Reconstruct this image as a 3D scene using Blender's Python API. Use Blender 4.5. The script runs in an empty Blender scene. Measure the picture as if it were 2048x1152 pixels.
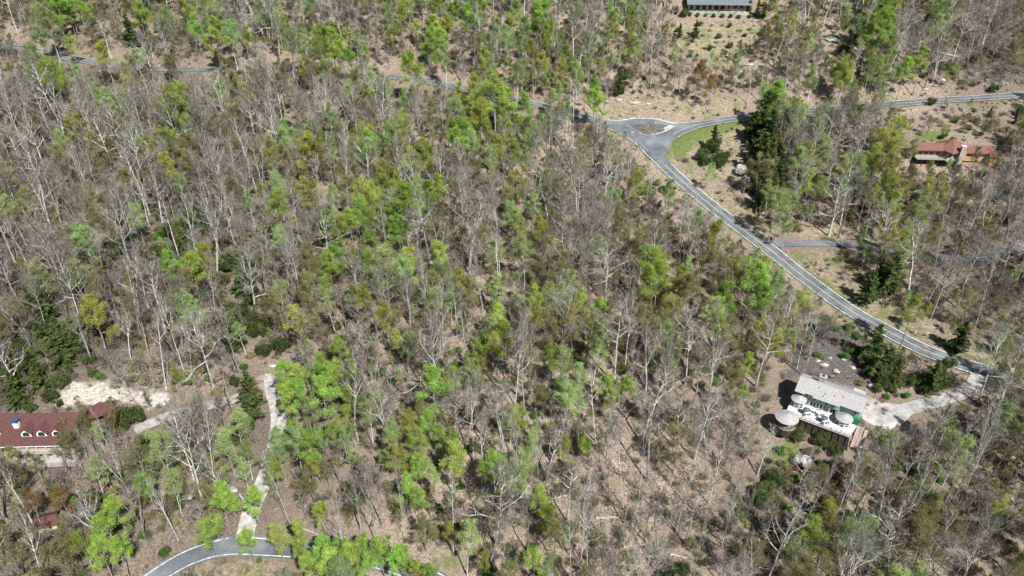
import bpy, math, random
import numpy as np
from math import radians as R, sin, cos, pi
from mathutils import Vector, Matrix

SC = bpy.context.scene
COL = SC.collection

# ------------------------------------------------------------------ camera, sky, sun, exposure
CAM_Z = 150.0
PITCH = R(33.0)
F = 1500.0                      # focal length in pixels of the 2048 px wide photograph
W_, H_ = 2048, 1152
cam_d = bpy.data.cameras.new("camera")
cam_d.sensor_width = 36.0
cam_d.lens = 36.0 * F / W_
cam_d.clip_start = 1.0
cam_d.clip_end = 5000.0
cam = bpy.data.objects.new("camera", cam_d)
cam.location = (0, 0, CAM_Z)
cam.rotation_euler = (pi / 2 - PITCH, 0, 0)
COL.objects.link(cam)
SC.camera = cam

SUN_AZ = math.atan2(0.50, -0.87)         # direction towards the sun, measured from +Y to +X
SUN_EL = R(50)
sun_dir = Vector((sin(SUN_AZ) * cos(SUN_EL), cos(SUN_AZ) * cos(SUN_EL), sin(SUN_EL)))
world = bpy.data.worlds.new("World")
SC.world = world
world.use_nodes = True
wn = world.node_tree
bg = wn.nodes["Background"]
sky = wn.nodes.new("ShaderNodeTexSky")
sky.sky_type = 'NISHITA'
sky.sun_disc = False
sky.sun_elevation = SUN_EL
sky.sun_rotation = SUN_AZ
wn.links.new(sky.outputs[0], bg.inputs[0])
bg.inputs[1].default_value = 0.05
sun_d = bpy.data.lights.new("sun", 'SUN')
sun_d.energy = 4.6
sun_d.angle = R(0.5)
sun_d.color = (1.0, 0.98, 0.95)
sun = bpy.data.objects.new("sun", sun_d)
sun.rotation_euler = sun_dir.to_track_quat('Z', 'Y').to_euler()
sun.location = (60, -60, 300)
COL.objects.link(sun)
SC.view_settings.view_transform = 'Standard'
SC.view_settings.look = 'None'
SC.view_settings.exposure = 0.78
SC.view_settings.gamma = 1.0
SC.view_settings.use_curve_mapping = False
SC.cycles.max_bounces = 5
SC.cycles.diffuse_bounces = 3
SC.cycles.transparent_max_bounces = 4
SC.cycles.caustics_reflective = False
SC.cycles.caustics_refractive = False

# ------------------------------------------------------------------ terrain function and projection
_py = np.array([-1500, -400, 0, 60, 101, 140, 193, 240, 293, 367, 470, 600, 760, 1000, 2500], float)
_pz = np.array([-160, -60, -10, 3, 11, 21, 27, 36, 49, 73, 112, 165, 220, 260, 300], float)
_gy = np.arange(-1500, 2500, 4.0)
_gz = np.interp(_gy, _py, _pz)
_k = np.exp(-0.5 * (np.arange(-12, 13) * 4 / 14.0) ** 2); _k /= _k.sum()
_gz = np.convolve(np.pad(_gz, 12, mode='edge'), _k, mode='valid')


def _vn(x, y, seed):
    """smooth value noise, vectorised, -1..1"""
    xi = np.floor(x).astype(np.int64); yi = np.floor(y).astype(np.int64)
    fx = x - xi; fy = y - yi
    fx = fx * fx * (3 - 2 * fx); fy = fy * fy * (3 - 2 * fy)

    def h(a, b):
        n = (a * 374761393 + b * 668265263 + seed * 1274126177) & 0xffffffff
        n = ((n ^ (n >> 13)) * 1274126177) & 0xffffffff
        return ((n ^ (n >> 16)) & 0xffff) / 32767.5 - 1
    a = h(xi, yi); b = h(xi + 1, yi); c = h(xi, yi + 1); d = h(xi + 1, yi + 1)
    return (a * (1 - fx) + b * fx) * (1 - fy) + (c * (1 - fx) + d * fx) * fy


def hgt(x, y):
    x = np.asarray(x, float); y = np.asarray(y, float)
    z = np.interp(y, _gy, _gz)
    z = z + 2.6 * np.sin(x / 62 + 0.7) * np.sin(y / 71 + 1.1) + 1.6 * _vn(x / 38, y / 38, 3) + 0.55 * _vn(x / 13, y / 13, 5)
    return z


SP, CP = sin(PITCH), cos(PITCH)


def ray(px, py):
    u = (px - W_ / 2) / F; v = (py - H_ / 2) / F
    return np.array([u, CP - v * SP, -(SP + v * CP)])


_T = np.concatenate([np.arange(60, 500, 1.5), np.arange(500, 1400, 5)])


def unp(px, py, up=0.0):
    """the point on the ground (raised by up metres) that the pixel looks at"""
    d = ray(px, py)
    X = d[0] * _T; Y = d[1] * _T; Z = CAM_Z + d[2] * _T
    g = Z - (hgt(X, Y) + up)
    i = int(np.argmax(g < 0))
    if g[i] >= 0:
        i = len(_T) - 1
    i = max(i, 1)
    a = g[i - 1] / max(1e-6, g[i - 1] - g[i])
    t = _T[i - 1] + a * (_T[i] - _T[i - 1])
    return np.array([d[0] * t, d[1] * t, CAM_Z + d[2] * t])


def proj(p):
    x, y, z = p[0], p[1], p[2] - CAM_Z
    dep = y * CP - z * SP
    up = y * SP + z * CP
    return (W_ / 2 + F * x / dep, H_ / 2 - F * up / dep, dep)


def inpoly(x, y, P):
    c = False
    n = len(P)
    j = n - 1
    for i in range(n):
        xi, yi = P[i]; xj, yj = P[j]
        if (yi > y) != (yj > y) and x < (xj - xi) * (y - yi) / (yj - yi) + xi:
            c = not c
        j = i
    return c


# ------------------------------------------------------------------ materials
MATS = {}


def nt(name):
    m = bpy.data.materials.new(name); m.use_nodes = True
    t = m.node_tree; t.nodes.clear()
    o = t.nodes.new("ShaderNodeOutputMaterial")
    return m, t, o


def N(t, typ, **kw):
    n = t.nodes.new(typ)
    for k, v in kw.items():
        setattr(n, k, v)
    return n


def ramp(t, fac, stops):
    r = t.nodes.new("ShaderNodeValToRGB")
    e = r.color_ramp.elements
    while len(e) < len(stops):
        e.new(0.5)
    for i, (p, c) in enumerate(stops):
        e[i].position = p; e[i].color = (c[0], c[1], c[2], 1)
    t.links.new(fac, r.inputs[0])
    return r.outputs[0]


def noise(t, scale, detail=4, rough=0.6, coord='Object', dist=0.0):
    tc = t.nodes.new("ShaderNodeTexCoord")
    n = t.nodes.new("ShaderNodeTexNoise")
    n.inputs['Scale'].default_value = scale; n.inputs['Detail'].default_value = detail
    n.inputs['Roughness'].default_value = rough
    n.inputs['Distortion'].default_value = dist
    t.links.new(tc.outputs[coord], n.inputs['Vector'])
    return n.outputs[0]


def mixc(t, fac, a, b):
    m = t.nodes.new("ShaderNodeMix"); m.data_type = 'RGBA'
    for s, v in ((0, fac), (6, a), (7, b)):
        if hasattr(v, 'links') or isinstance(v, bpy.types.NodeSocket):
            t.links.new(v, m.inputs[s])
        else:
            m.inputs[s].default_value = v if s == 0 else (v[0], v[1], v[2], 1)
    return m.outputs[2]


def mat_simple(name, ca, cb, scale=2.0, rough=0.85, spec=0.3, bump=0.0, detail=5, stops=(0.35, 0.65), metal=0.0):
    m, t, o = nt(name)
    b = N(t, "ShaderNodeBsdfPrincipled")
    n = noise(t, scale, detail)
    c = ramp(t, n, [(stops[0], ca), (stops[1], cb)])
    t.links.new(c, b.inputs['Base Color'])
    b.inputs['Roughness'].default_value = rough
    b.inputs['Metallic'].default_value = metal
    if 'Specular IOR Level' in b.inputs:
        b.inputs['Specular IOR Level'].default_value = spec
    if bump:
        bp = N(t, "ShaderNodeBump"); bp.inputs['Strength'].default_value = bump
        bp.inputs['Distance'].default_value = 0.1
        t.links.new(n, bp.inputs['Height']); t.links.new(bp.outputs[0], b.inputs['Normal'])
    t.links.new(b.outputs[0], o.inputs[0])
    MATS[name] = m
    return m


def mat_leaf(name, c1, c2, c3, trans=0.4):
    """leaf colour varies from tree to tree and from clump to clump"""
    m, t, o = nt(name)
    oi = N(t, "ShaderNodeObjectInfo")
    n = noise(t, 0.55, 3, 0.7)
    a = ramp(t, n, [(0.32, c1), (0.5, c2), (0.7, c3)])
    hs = N(t, "ShaderNodeHueSaturation")
    mr = N(t, "ShaderNodeMapRange"); mr.inputs[3].default_value = 0.475; mr.inputs[4].default_value = 0.525
    t.links.new(oi.outputs['Random'], mr.inputs[0]); t.links.new(mr.outputs[0], hs.inputs['Hue'])
    mu = N(t, "ShaderNodeMath", operation='MULTIPLY'); mu.inputs[1].default_value = 7.31
    fr = N(t, "ShaderNodeMath", operation='FRACT')
    t.links.new(oi.outputs['Random'], mu.inputs[0]); t.links.new(mu.outputs[0], fr.inputs[0])
    mv = N(t, "ShaderNodeMapRange"); mv.inputs[3].default_value = 0.72; mv.inputs[4].default_value = 1.25
    t.links.new(fr.outputs[0], mv.inputs[0]); t.links.new(mv.outputs[0], hs.inputs['Value'])
    t.links.new(a, hs.inputs['Color'])
    d = N(t, "ShaderNodeBsdfDiffuse"); tr = N(t, "ShaderNodeBsdfTranslucent")
    mx = N(t, "ShaderNodeMixShader"); mx.inputs[0].default_value = trans
    t.links.new(hs.outputs[0], d.inputs[0]); t.links.new(hs.outputs[0], tr.inputs[0])
    t.links.new(d.outputs[0], mx.inputs[1]); t.links.new(tr.outputs[0], mx.inputs[2])
    t.links.new(mx.outputs[0], o.inputs[0])
    MATS[name] = m
    return m


def mat_bark(name, dark, mid, pale, lo=0.75, hi=1.2):
    m, t, o = nt(name)
    oi = N(t, "ShaderNodeObjectInfo")
    n = noise(t, 1.3, 5, 0.75)
    a = ramp(t, n, [(0.36, dark), (0.5, mid), (0.64, pale)])
    hs = N(t, "ShaderNodeHueSaturation")
    mv = N(t, "ShaderNodeMapRange"); mv.inputs[3].default_value = lo; mv.inputs[4].default_value = hi
    t.links.new(oi.outputs['Random'], mv.inputs[0]); t.links.new(mv.outputs[0], hs.inputs['Value'])
    t.links.new(a, hs.inputs['Color'])
    d = N(t, "ShaderNodeBsdfDiffuse")
    t.links.new(hs.outputs[0], d.inputs[0]); t.links.new(d.outputs[0], o.inputs[0])
    MATS[name] = m
    return m


mat_bark('bark_pale', (0.22, 0.20, 0.17), (0.46, 0.45, 0.41), (0.70, 0.70, 0.66), 0.6, 1.2)
mat_bark('bark_grey', (0.10, 0.085, 0.07), (0.24, 0.215, 0.18), (0.46, 0.44, 0.39), 0.6, 1.25)
mat_bark('bark_dark', (0.05, 0.04, 0.032), (0.11, 0.09, 0.075), (0.22, 0.19, 0.16))
mat_bark('twig_grey', (0.12, 0.105, 0.09), (0.20, 0.185, 0.16), (0.34, 0.32, 0.28), 0.5, 1.3)
mat_bark('twig_brown', (0.09, 0.07, 0.062), (0.165, 0.13, 0.118), (0.27, 0.225, 0.21), 0.6, 1.3)
mat_leaf('leaf_bright', (0.18, 0.28, 0.055), (0.34, 0.47, 0.10), (0.52, 0.66, 0.19), 0.5)
mat_leaf('leaf_pale', (0.22, 0.31, 0.11), (0.37, 0.47, 0.19), (0.52, 0.61, 0.30), 0.5)
mat_leaf('leaf_yellow', (0.21, 0.26, 0.06), (0.38, 0.43, 0.095), (0.56, 0.60, 0.17), 0.5)
mat_leaf('leaf_olive', (0.16, 0.165, 0.065), (0.29, 0.29, 0.115), (0.46, 0.44, 0.21), 0.5)
mat_leaf('leaf_rust', (0.19, 0.09, 0.035), (0.28, 0.15, 0.055), (0.36, 0.22, 0.08))
mat_leaf('leaf_evergreen', (0.03, 0.048, 0.017), (0.075, 0.105, 0.034), (0.20, 0.24, 0.08), 0.25)
mat_leaf('leaf_shrub', (0.05, 0.11, 0.025), (0.09, 0.18, 0.035), (0.15, 0.26, 0.05), 0.25)
mat_leaf('blossom_white', (0.72, 0.72, 0.68), (0.82, 0.82, 0.78), (0.88, 0.88, 0.84), 0.3)
mat_leaf('blossom_red', (0.32, 0.03, 0.05), (0.45, 0.05, 0.08), (0.55, 0.10, 0.13), 0.3)
mat_leaf('blossom_yellow', (0.60, 0.42, 0.03), (0.72, 0.52, 0.05), (0.80, 0.62, 0.10), 0.3)
mat_leaf('leaf_lilac', (0.30, 0.24, 0.42), (0.42, 0.35, 0.55), (0.5, 0.45, 0.65), 0.3)
mat_simple('shingle_grey', (0.24, 0.235, 0.225), (0.42, 0.415, 0.40), 3.2, 0.9, bump=0.3, detail=10)
mat_simple('shingle_red', (0.055, 0.026, 0.024), (0.135, 0.06, 0.052), 3.0, 0.9, bump=0.3, detail=10)
mat_simple('shingle_terracotta', (0.13, 0.06, 0.048), (0.23, 0.11, 0.088), 3.0, 0.9, bump=0.3, detail=10)
mat_simple('roof_slate', (0.09, 0.115, 0.12), (0.17, 0.20, 0.21), 2.0, 0.7, bump=0.2)
mat_simple('siding_teal', (0.22, 0.36, 0.34), (0.29, 0.43, 0.40), 1.5, 0.7)
mat_simple('siding_orange', (0.38, 0.22, 0.10), (0.52, 0.33, 0.17), 2.0, 0.6)
mat_simple('siding_tan', (0.50, 0.38, 0.29), (0.62, 0.50, 0.40), 1.0, 0.8)
mat_simple('paint_white', (0.72, 0.71, 0.68), (0.82, 0.81, 0.78), 1.5, 0.6)
mat_simple('paint_green', (0.01, 0.13, 0.05), (0.02, 0.19, 0.07), 1.5, 0.6)
mat_simple('deck_boards', (0.42, 0.41, 0.39), (0.66, 0.65, 0.63), 0.9, 0.8)
mat_simple('wood_dark', (0.045, 0.033, 0.026), (0.09, 0.068, 0.055), 2.0, 0.8)
mat_simple('wood_grey', (0.24, 0.22, 0.20), (0.38, 0.36, 0.33), 2.0, 0.85)
mat_simple('wood_pink', (0.36, 0.27, 0.23), (0.52, 0.42, 0.37), 2.0, 0.85)
mat_simple('glass_dark', (0.015, 0.02, 0.024), (0.04, 0.05, 0.055), 0.8, 0.12, spec=0.6)
mat_simple('stone_chimney', (0.24, 0.23, 0.21), (0.50, 0.48, 0.45), 4.0, 0.9, bump=0.6)
mat_simple('metal_blue', (0.03, 0.06, 0.14), (0.06, 0.10, 0.22), 1.5, 0.4)
mat_simple('canvas_teal', (0.05, 0.085, 0.10), (0.10, 0.15, 0.17), 3.0, 0.8)
mat_simple('concrete', (0.22, 0.21, 0.195), (0.46, 0.44, 0.41), 0.45, 0.9, detail=9)
mat_simple('gravel', (0.17, 0.16, 0.145), (0.42, 0.40, 0.37), 0.7, 0.95, bump=0.6, detail=10)
mat_simple('line_white', (0.30, 0.31, 0.31), (0.70, 0.70, 0.69), 1.3, 0.7, stops=(0.38, 0.58))
mat_simple('line_yellow', (0.42, 0.38, 0.24), (0.62, 0.55, 0.30), 2.2, 0.7)
mat_simple('rock_grey', (0.13, 0.13, 0.125), (0.42, 0.42, 0.40), 1.1, 0.95, bump=1.0, detail=10)
mat_simple('rock_pale', (0.24, 0.22, 0.19), (0.56, 0.53, 0.48), 1.4, 0.95, bump=1.0, detail=10)
mat_simple('wood_bleached', (0.26, 0.23, 0.20), (0.52, 0.48, 0.43), 2.5, 0.9)


def mat_asphalt():
    m, t, o = nt('asphalt')
    b = N(t, "ShaderNodeBsdfPrincipled")
    n1 = noise(t, 0.12, 5, 0.65); n2 = noise(t, 6.0, 4, 0.7)
    a = ramp(t, n1, [(0.35, (0.085, 0.097, 0.108)), (0.5, (0.14, 0.154, 0.167)), (0.66, (0.21, 0.224, 0.235))])
    c = ramp(t, n2, [(0.35, (0.65, 0.65, 0.65)), (0.65, (1.2, 1.2, 1.2))])
    mx = N(t, "ShaderNodeMix", data_type='RGBA', blend_type='MULTIPLY'); mx.inputs[0].default_value = 1
    t.links.new(a, mx.inputs[6]); t.links.new(c, mx.inputs[7])
    t.links.new(mx.outputs[2], b.inputs['Base Color'])
    b.inputs['Roughness'].default_value = 0.8
    t.links.new(b.outputs[0], o.inputs[0]); MATS['asphalt'] = m


mat_asphalt()
mat_simple('gravel_pale', (0.19, 0.18, 0.165), (0.46, 0.44, 0.41), 0.8, 0.95, bump=0.6, detail=10)
mat_simple('asphalt_worn', (0.06, 0.068, 0.076), (0.17, 0.185, 0.195), 0.35, 0.8, detail=8, stops=(0.42, 0.55))


def mat_ground():
    m, t, o = nt('forest_floor')
    b = N(t, "ShaderNodeBsdfPrincipled")
    b.inputs['Roughness'].default_value = 1.0
    b.inputs['Specular IOR Level'].default_value = 0.1
    big = noise(t, 0.022, 4, 0.6); mid = noise(t, 0.25, 6, 0.72, dist=0.6); fine = noise(t, 1.8, 8, 0.8)
    litter = ramp(t, fine, [(0.34, (0.085, 0.065, 0.052)), (0.48, (0.30, 0.225, 0.178)), (0.64, (0.56, 0.46, 0.38))])
    litter2 = ramp(t, fine, [(0.30, (0.13, 0.10, 0.08)), (0.5, (0.25, 0.19, 0.155)), (0.68, (0.38, 0.30, 0.24))])
    tone = N(t, "ShaderNodeVertexColor", layer_name="tone")
    litter3 = ramp(t, fine, [(0.32, (0.03, 0.025, 0.024)), (0.5, (0.095, 0.075, 0.068)), (0.68, (0.21, 0.17, 0.155))])  # darkest litter, with shade under the trees mixed into its colour
    c = mixc(t, ramp(t, big, [(0.42, (0, 0, 0)), (0.6, (1, 1, 1))]), litter, litter2)
    c = mixc(t, tone.outputs[0], c, litter3)
    moss = ramp(t, fine, [(0.3, (0.09, 0.10, 0.04)), (0.65, (0.30, 0.31, 0.14))])
    c = mixc(t, ramp(t, mid, [(0.50, (0, 0, 0)), (0.68, (0.6, 0.6, 0.6))]), c, moss)
    at = N(t, "ShaderNodeVertexColor", layer_name="cover")
    sep = N(t, "ShaderNodeSeparateColor"); t.links.new(at.outputs[0], sep.inputs[0])
    # ragged edges where one cover gives way to another
    def rag(sock):
        a1 = N(t, "ShaderNodeMath", operation='ADD'); a2 = N(t, "ShaderNodeMath", operation='SUBTRACT'); a2.inputs[1].default_value = 0.5
        t.links.new(mid, a2.inputs[0]); t.links.new(a2.outputs[0], a1.inputs[0]); t.links.new(sock, a1.inputs[1])
        return ramp(t, a1.outputs[0], [(0.38, (0, 0, 0)), (0.62, (1, 1, 1))])
    grass = ramp(t, fine, [(0.3, (0.06, 0.09, 0.025)), (0.5, (0.13, 0.17, 0.05)), (0.68, (0.26, 0.26, 0.12))])
    pale = ramp(t, noise(t, 0.6, 10, 0.85), [(0.36, (0.20, 0.15, 0.10)), (0.48, (0.46, 0.40, 0.31)), (0.60, (0.70, 0.66, 0.58))])
    dirt = ramp(t, noise(t, 0.8, 10, 0.85), [(0.36, (0.12, 0.095, 0.055)), (0.48, (0.25, 0.20, 0.14)), (0.62, (0.44, 0.375, 0.28))])
    dirt = mixc(t, ramp(t, noise(t, 0.16, 5, 0.7), [(0.5, (0, 0, 0)), (0.62, (0.8, 0.8, 0.8))]), dirt, grass)
    c = mixc(t, rag(sep.outputs[0]), c, grass)
    c = mixc(t, rag(sep.outputs[1]), c, pale)
    c = mixc(t, rag(sep.outputs[2]), c, dirt)
    mulch = ramp(t, fine, [(0.3, (0.05, 0.045, 0.042)), (0.5, (0.12, 0.11, 0.10)), (0.68, (0.26, 0.24, 0.22))])
    al = rag(at.outputs['Alpha'])
    c = mixc(t, al, mulch, c)
    t.links.new(c, b.inputs['Base Color'])
    bp = N(t, "ShaderNodeBump"); bp.inputs['Strength'].default_value = 1.0; bp.inputs['Distance'].default_value = 0.5
    t.links.new(fine, bp.inputs['Height']); t.links.new(bp.outputs[0], b.inputs['Normal'])
    t.links.new(b.outputs[0], o.inputs[0]); MATS['forest_floor'] = m


mat_ground()

# ------------------------------------------------------------------ helpers: objects


def tag(o, label=None, cat=None, group=None, kind=None):
    if label: o["label"] = label
    if cat: o["category"] = cat
    if group: o["group"] = group
    if kind: o["kind"] = kind
    return o


def link(name, me, parent=None, loc=None):
    o = bpy.data.objects.new(name, me)
    COL.objects.link(o)
    if parent is not None: o.parent = parent
    if loc is not None: o.location = loc
    return o


def empty(name, loc, rz=0.0):
    o = bpy.data.objects.new(name, None)
    o.empty_display_size = 1
    o.location = loc; o.rotation_euler = (0, 0, rz)
    COL.objects.link(o)
    return o


def quads_mesh(name, V, Q, mats, midx=None, smooth=False):
    me = bpy.data.meshes.new(name)
    V = np.asarray(V, np.float32).reshape(-1, 3); Q = np.asarray(Q, np.int32).reshape(-1, 4)
    me.vertices.add(len(V)); me.vertices.foreach_set('co', V.ravel())
    me.loops.add(len(Q) * 4); me.loops.foreach_set('vertex_index', Q.ravel())
    me.polygons.add(len(Q)); me.polygons.foreach_set('loop_start', np.arange(0, len(Q) * 4, 4, dtype=np.int32))
    me.polygons.foreach_set('loop_total', np.full(len(Q), 4, np.int32))
    for m in mats: me.materials.append(MATS[m])
    if midx is not None: me.polygons.foreach_set('material_index', np.asarray(midx, np.int32))
    me.polygons.foreach_set('use_smooth', np.full(len(Q), smooth, bool))
    me.update(calc_edges=True)
    return me


class MB:
    """collects polygons in local coordinates and links them as one mesh object"""
    def __init__(s): s.v = []; s.f = []

    def poly(s, pts):
        b = len(s.v); s.v += [tuple(p) for p in pts]; s.f.append(tuple(range(b, b + len(pts))))

    def box(s, x0, x1, y0, y1, z0, z1):
        b = len(s.v)
        s.v += [(x, y, z) for z in (z0, z1) for (x, y) in ((x0, y0), (x1, y0), (x1, y1), (x0, y1))]
        s.f += [tuple(b + i for i in q) for q in ((3, 2, 1, 0), (4, 5, 6, 7), (0, 1, 5, 4), (1, 2, 6, 5), (2, 3, 7, 6), (3, 0, 4, 7))]
        return s

    def slab(s, pts, th, d=(0, 0, -1)):
        """a thick sheet: polygon pts pushed by th along d"""
        n = len(pts); b = len(s.v)
        s.v += [tuple(p) for p in pts] + [(p[0] + d[0] * th, p[1] + d[1] * th, p[2] + d[2] * th) for p in pts]
        s.f.append(tuple(range(b, b + n))); s.f.append(tuple(range(b + 2 * n - 1, b + n - 1, -1)))
        for i in range(n):
            j = (i + 1) % n
            s.f.append((b + i, b + n + i, b + n + j, b + j))
        return s

    def bar(s, p, q, r, n=6, r2=None):
        p = Vector(p); q = Vector(q); r2 = r if r2 is None else r2
        z = (q - p).normalized(); a = Vector((0, 0, 1)) if abs(z.z) < 0.9 else Vector((1, 0, 0))
        x = z.cross(a).normalized(); y = z.cross(x)
        b = len(s.v)
        for c, rr in ((p, r), (q, r2)):
            s.v += [tuple(c + (x * cos(2 * pi * i / n) + y * sin(2 * pi * i / n)) * rr) for i in range(n)]
        s.f += [(b + i, b + (i + 1) % n, b + n + (i + 1) % n, b + n + i) for i in range(n)]
        s.f.append(tuple(b + n - 1 - i for i in range(n))); s.f.append(tuple(b + n + i for i in range(n)))
        return s

    def cyl(s, x, y, z0, z1, r, n=16, r2=None): return s.bar((x, y, z0), (x, y, z1), r, n, r2)

    def build(s, name, mat, parent=None, smooth=False):
        me = bpy.data.meshes.new(name)
        me.from_pydata(s.v, [], s.f)
        me.materials.append(MATS[mat])
        if smooth:
            for p in me.polygons: p.use_smooth = True
        import bmesh
        bm = bmesh.new(); bm.from_mesh(me); bmesh.ops.recalc_face_normals(bm, faces=bm.faces); bm.to_mesh(me); bm.free()
        return link(name, me, parent)


# ------------------------------------------------------------------ roads (centre lines read off the ground)
def cat(P, step=2.0):
    """smooth a list of ground points and resample it"""
    P = [np.array(p[:2], float) for p in P]
    P = [2 * P[0] - P[1]] + P + [2 * P[-1] - P[-2]]
    out = []
    for i in range(1, len(P) - 2):
        n = max(2, int(np.linalg.norm(P[i + 1] - P[i]) / step))
        for k in range(n):
            t = k / n
            a, b, c, d = P[i - 1], P[i], P[i + 1], P[i + 2]
            out.append(0.5 * ((2 * b) + (c - a) * t + (2 * a - 5 * b + 4 * c - d) * t * t + (3 * b - a - 3 * c + d) * t ** 3))
    out.append(P[-2])
    out = np.array(out)
    for _ in range(3):
        o2 = out.copy(); o2[1:-1] = (out[:-2] + 2 * out[1:-1] + out[2:]) / 4; out = o2
    return out


PX_ROADS = {
    'main': ([(-90, 72), (0, 90), (60, 99), (130, 113), (270, 135), (420, 138), (560, 143), (700, 150), (790, 154), (860, 162), (930, 177),
              (1040, 201), (1130, 222), (1200, 243), (1250, 264), (1285, 286), (1311, 313), (1369, 367), (1429, 417), (1522, 487),
              (1618, 562), (1700, 620), (1770, 660), (1850, 701), (1950, 736), (2048, 766), (2150, 800)], 5.7),
    'arm': ([(1311, 318), (1322, 288), (1345, 268), (1385, 251), (1440, 241), (1495, 234), (1560, 228), (1640, 220), (1720, 213), (1800, 207),
             (1900, 199), (2048, 190), (2160, 183)], 6.0),
    'low': ([(230, 1215), (275, 1180), (318, 1149), (355, 1122), (412, 1100), (471, 1092), (589, 1098), (690, 1106), (760, 1119), (830, 1143), (900, 1180), (960, 1230)], 4.4),
    'side': ([(1536, 488), (1575, 487), (1620, 486), (1680, 488), (1740, 494), (1800, 503), (1880, 514), (1950, 518), (2000, 505), (2048, 484), (2110, 460)], 3.6),
    'track': ([(545, 745), (541, 765), (552, 800), (560, 840), (553, 880), (543, 925), (525, 970), (506, 1010), (492, 1050), (488, 1088)], 4.0),
    'drive': ([(1962, 745), (1952, 768), (1930, 783), (1897, 797), (1850, 808), (1800, 822)], 4.0),
    'house_drive': ([(270, 862), (300, 846), (340, 830), (400, 815), (455, 802), (500, 790)], 3.6),
    'hill_drive': ([(1755, 84), (1800, 87), (1850, 97), (1890, 108), (1925, 116)], 2.6),
}
LINES = {}
for k, (pp, w) in PX_ROADS.items():
    LINES[k] = (cat([unp(*p) for p in pp]), w)
RP = np.concatenate([l for l, w in LINES.values()])
RW = np.concatenate([np.full(len(l), w / 2) for l, w in LINES.values()])
RST = {}; _o = 0
for _k2, (_l, _w) in LINES.items(): RST[_k2] = _o; _o += len(_l)
RK = np.concatenate([np.full(len(l), i) for i, (l, w) in enumerate(LINES.values())])
# height of the road bed: the smoothed ground along each centre line
RZ = []
for l, w in LINES.values():
    z = hgt(l[:, 0], l[:, 1])
    for _ in range(12):
        z2 = z.copy(); z2[1:-1] = (z[:-2] + z[1:-1] + z[2:]) / 3; z = z2
    RZ.append(z)
RZ = np.concatenate(RZ)


def road_dist(x, y):
    d = np.hypot(RP[:, 0] - x, RP[:, 1] - y) - RW
    i = int(np.argmin(d))
    return d[i], i


def ribbon(name, line, w, off, lift, mat, tex=True):
    l, _ = line
    t = np.gradient(l, axis=0); t /= np.linalg.norm(t, axis=1)[:, None]
    n = np.stack([-t[:, 1], t[:, 0]], 1)
    V = []; m = 3
    for i in range(len(l)):
        for k in range(m):
            o = off + (k / (m - 1) - 0.5) * w
            p = l[i] + n[i] * o
            V.append((p[0], p[1], bed(p[0], p[1]) + lift))
    Q = [(i * m + k, i * m + k + 1, (i + 1) * m + k + 1, (i + 1) * m + k) for i in range(len(l) - 1) for k in range(m - 1)]
    V = np.array(V)
    me = quads_mesh(name, V, Q, [mat])
    return me


def bed(x, y):
    """ground height with the road beds levelled into it"""
    d = np.hypot(RP[:, 0] - x, RP[:, 1] - y)
    w = np.exp(-(d / 4.0) ** 2) + 1e-12
    z = float((w * RZ).sum() / w.sum())
    dd = float((d - RW).min())
    a = min(1.0, max(0.0, (dd - 1.5) / 6.0)); a = a * a * (3 - 2 * a)
    if dd > 8: a = 1.0
    return z * (1 - a) + float(hgt(x, y)) * a


# ------------------------------------------------------------------ ground sheet
COVER_PX = {   # patches of another ground cover, outlined and carried onto the ground: grass, pale rubble, dirt, mulch
    'grass': [[(1340, 288), (1370, 268), (1490, 243), (1490, 262), (1400, 285), (1350, 330)], [(1590, 520), (1640, 520), (1720, 600), (1780, 640), (1740, 640), (1650, 580)],
              [(1800, 962), (1850, 955), (1875, 985), (1820, 1000)], [(1830, 262), (1900, 262), (1880, 285), (1830, 280)],
              [(1540, 905), (1600, 880), (1640, 950), (1560, 960)]],
    'pale': [[(108, 812), (128, 782), (150, 764), (178, 770), (205, 766), (232, 780), (258, 776), (300, 792), (335, 788), (325, 800), (262, 804), (235, 800), (200, 810), (150, 806)], [(280, 798), (330, 782), (335, 800), (290, 812)],
             [(515, 760), (540, 755), (560, 790), (535, 790)], [(50, 900), (160, 900), (160, 925), (50, 930)], [(1245, 205), (1330, 200), (1330, 215), (1245, 218)]],
    'dirt': [[(1345, 38), (1540, 40), (1500, 110), (1420, 140), (1350, 95)], [(1215, 185), (1480, 190), (1495, 226), (1215, 230)], [(1390, 290), (1500, 262), (1500, 300), (1470, 400), (1420, 380)], [(1570, 505), (1660, 505), (1730, 560), (1800, 650), (1740, 620), (1640, 540)],
             [(1600, 440), (1700, 440), (1690, 480), (1600, 480)], [(1440, 1020), (1500, 1000), (1560, 1080), (1480, 1120)], [(1620, 600), (1660, 620), (1740, 690), (1700, 690), (1600, 640)],
             [(850, 1030), (900, 1050), (930, 1150), (860, 1150)], [(360, 1120), (560, 1115), (560, 1190), (350, 1190)], [(1910, 690), (2048, 700), (2048, 740), (1960, 720)]],
    'mulch': [[(1600, 660), (1650, 640), (1760, 690), (1780, 770), (1700, 775), (1600, 745), (1570, 800), (1550, 800)]],
}
COVER = {k: [np.array([unp(*p)[:2] for p in P]) for P in v] for k, v in COVER_PX.items()}


def sd(x, y, P):
    """metres inside (+) or outside (-) a ground polygon"""
    n = len(P); best = 1e9
    for i in range(n):
        a = P[i]; b = P[(i + 1) % n]; ab = b - a
        t = max(0, min(1, ((x - a[0]) * ab[0] + (y - a[1]) * ab[1]) / (ab @ ab)))
        best = min(best, math.hypot(x - a[0] - ab[0] * t, y - a[1] - ab[1] * t))
    return best if inpoly(x, y, P) else -best


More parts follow.
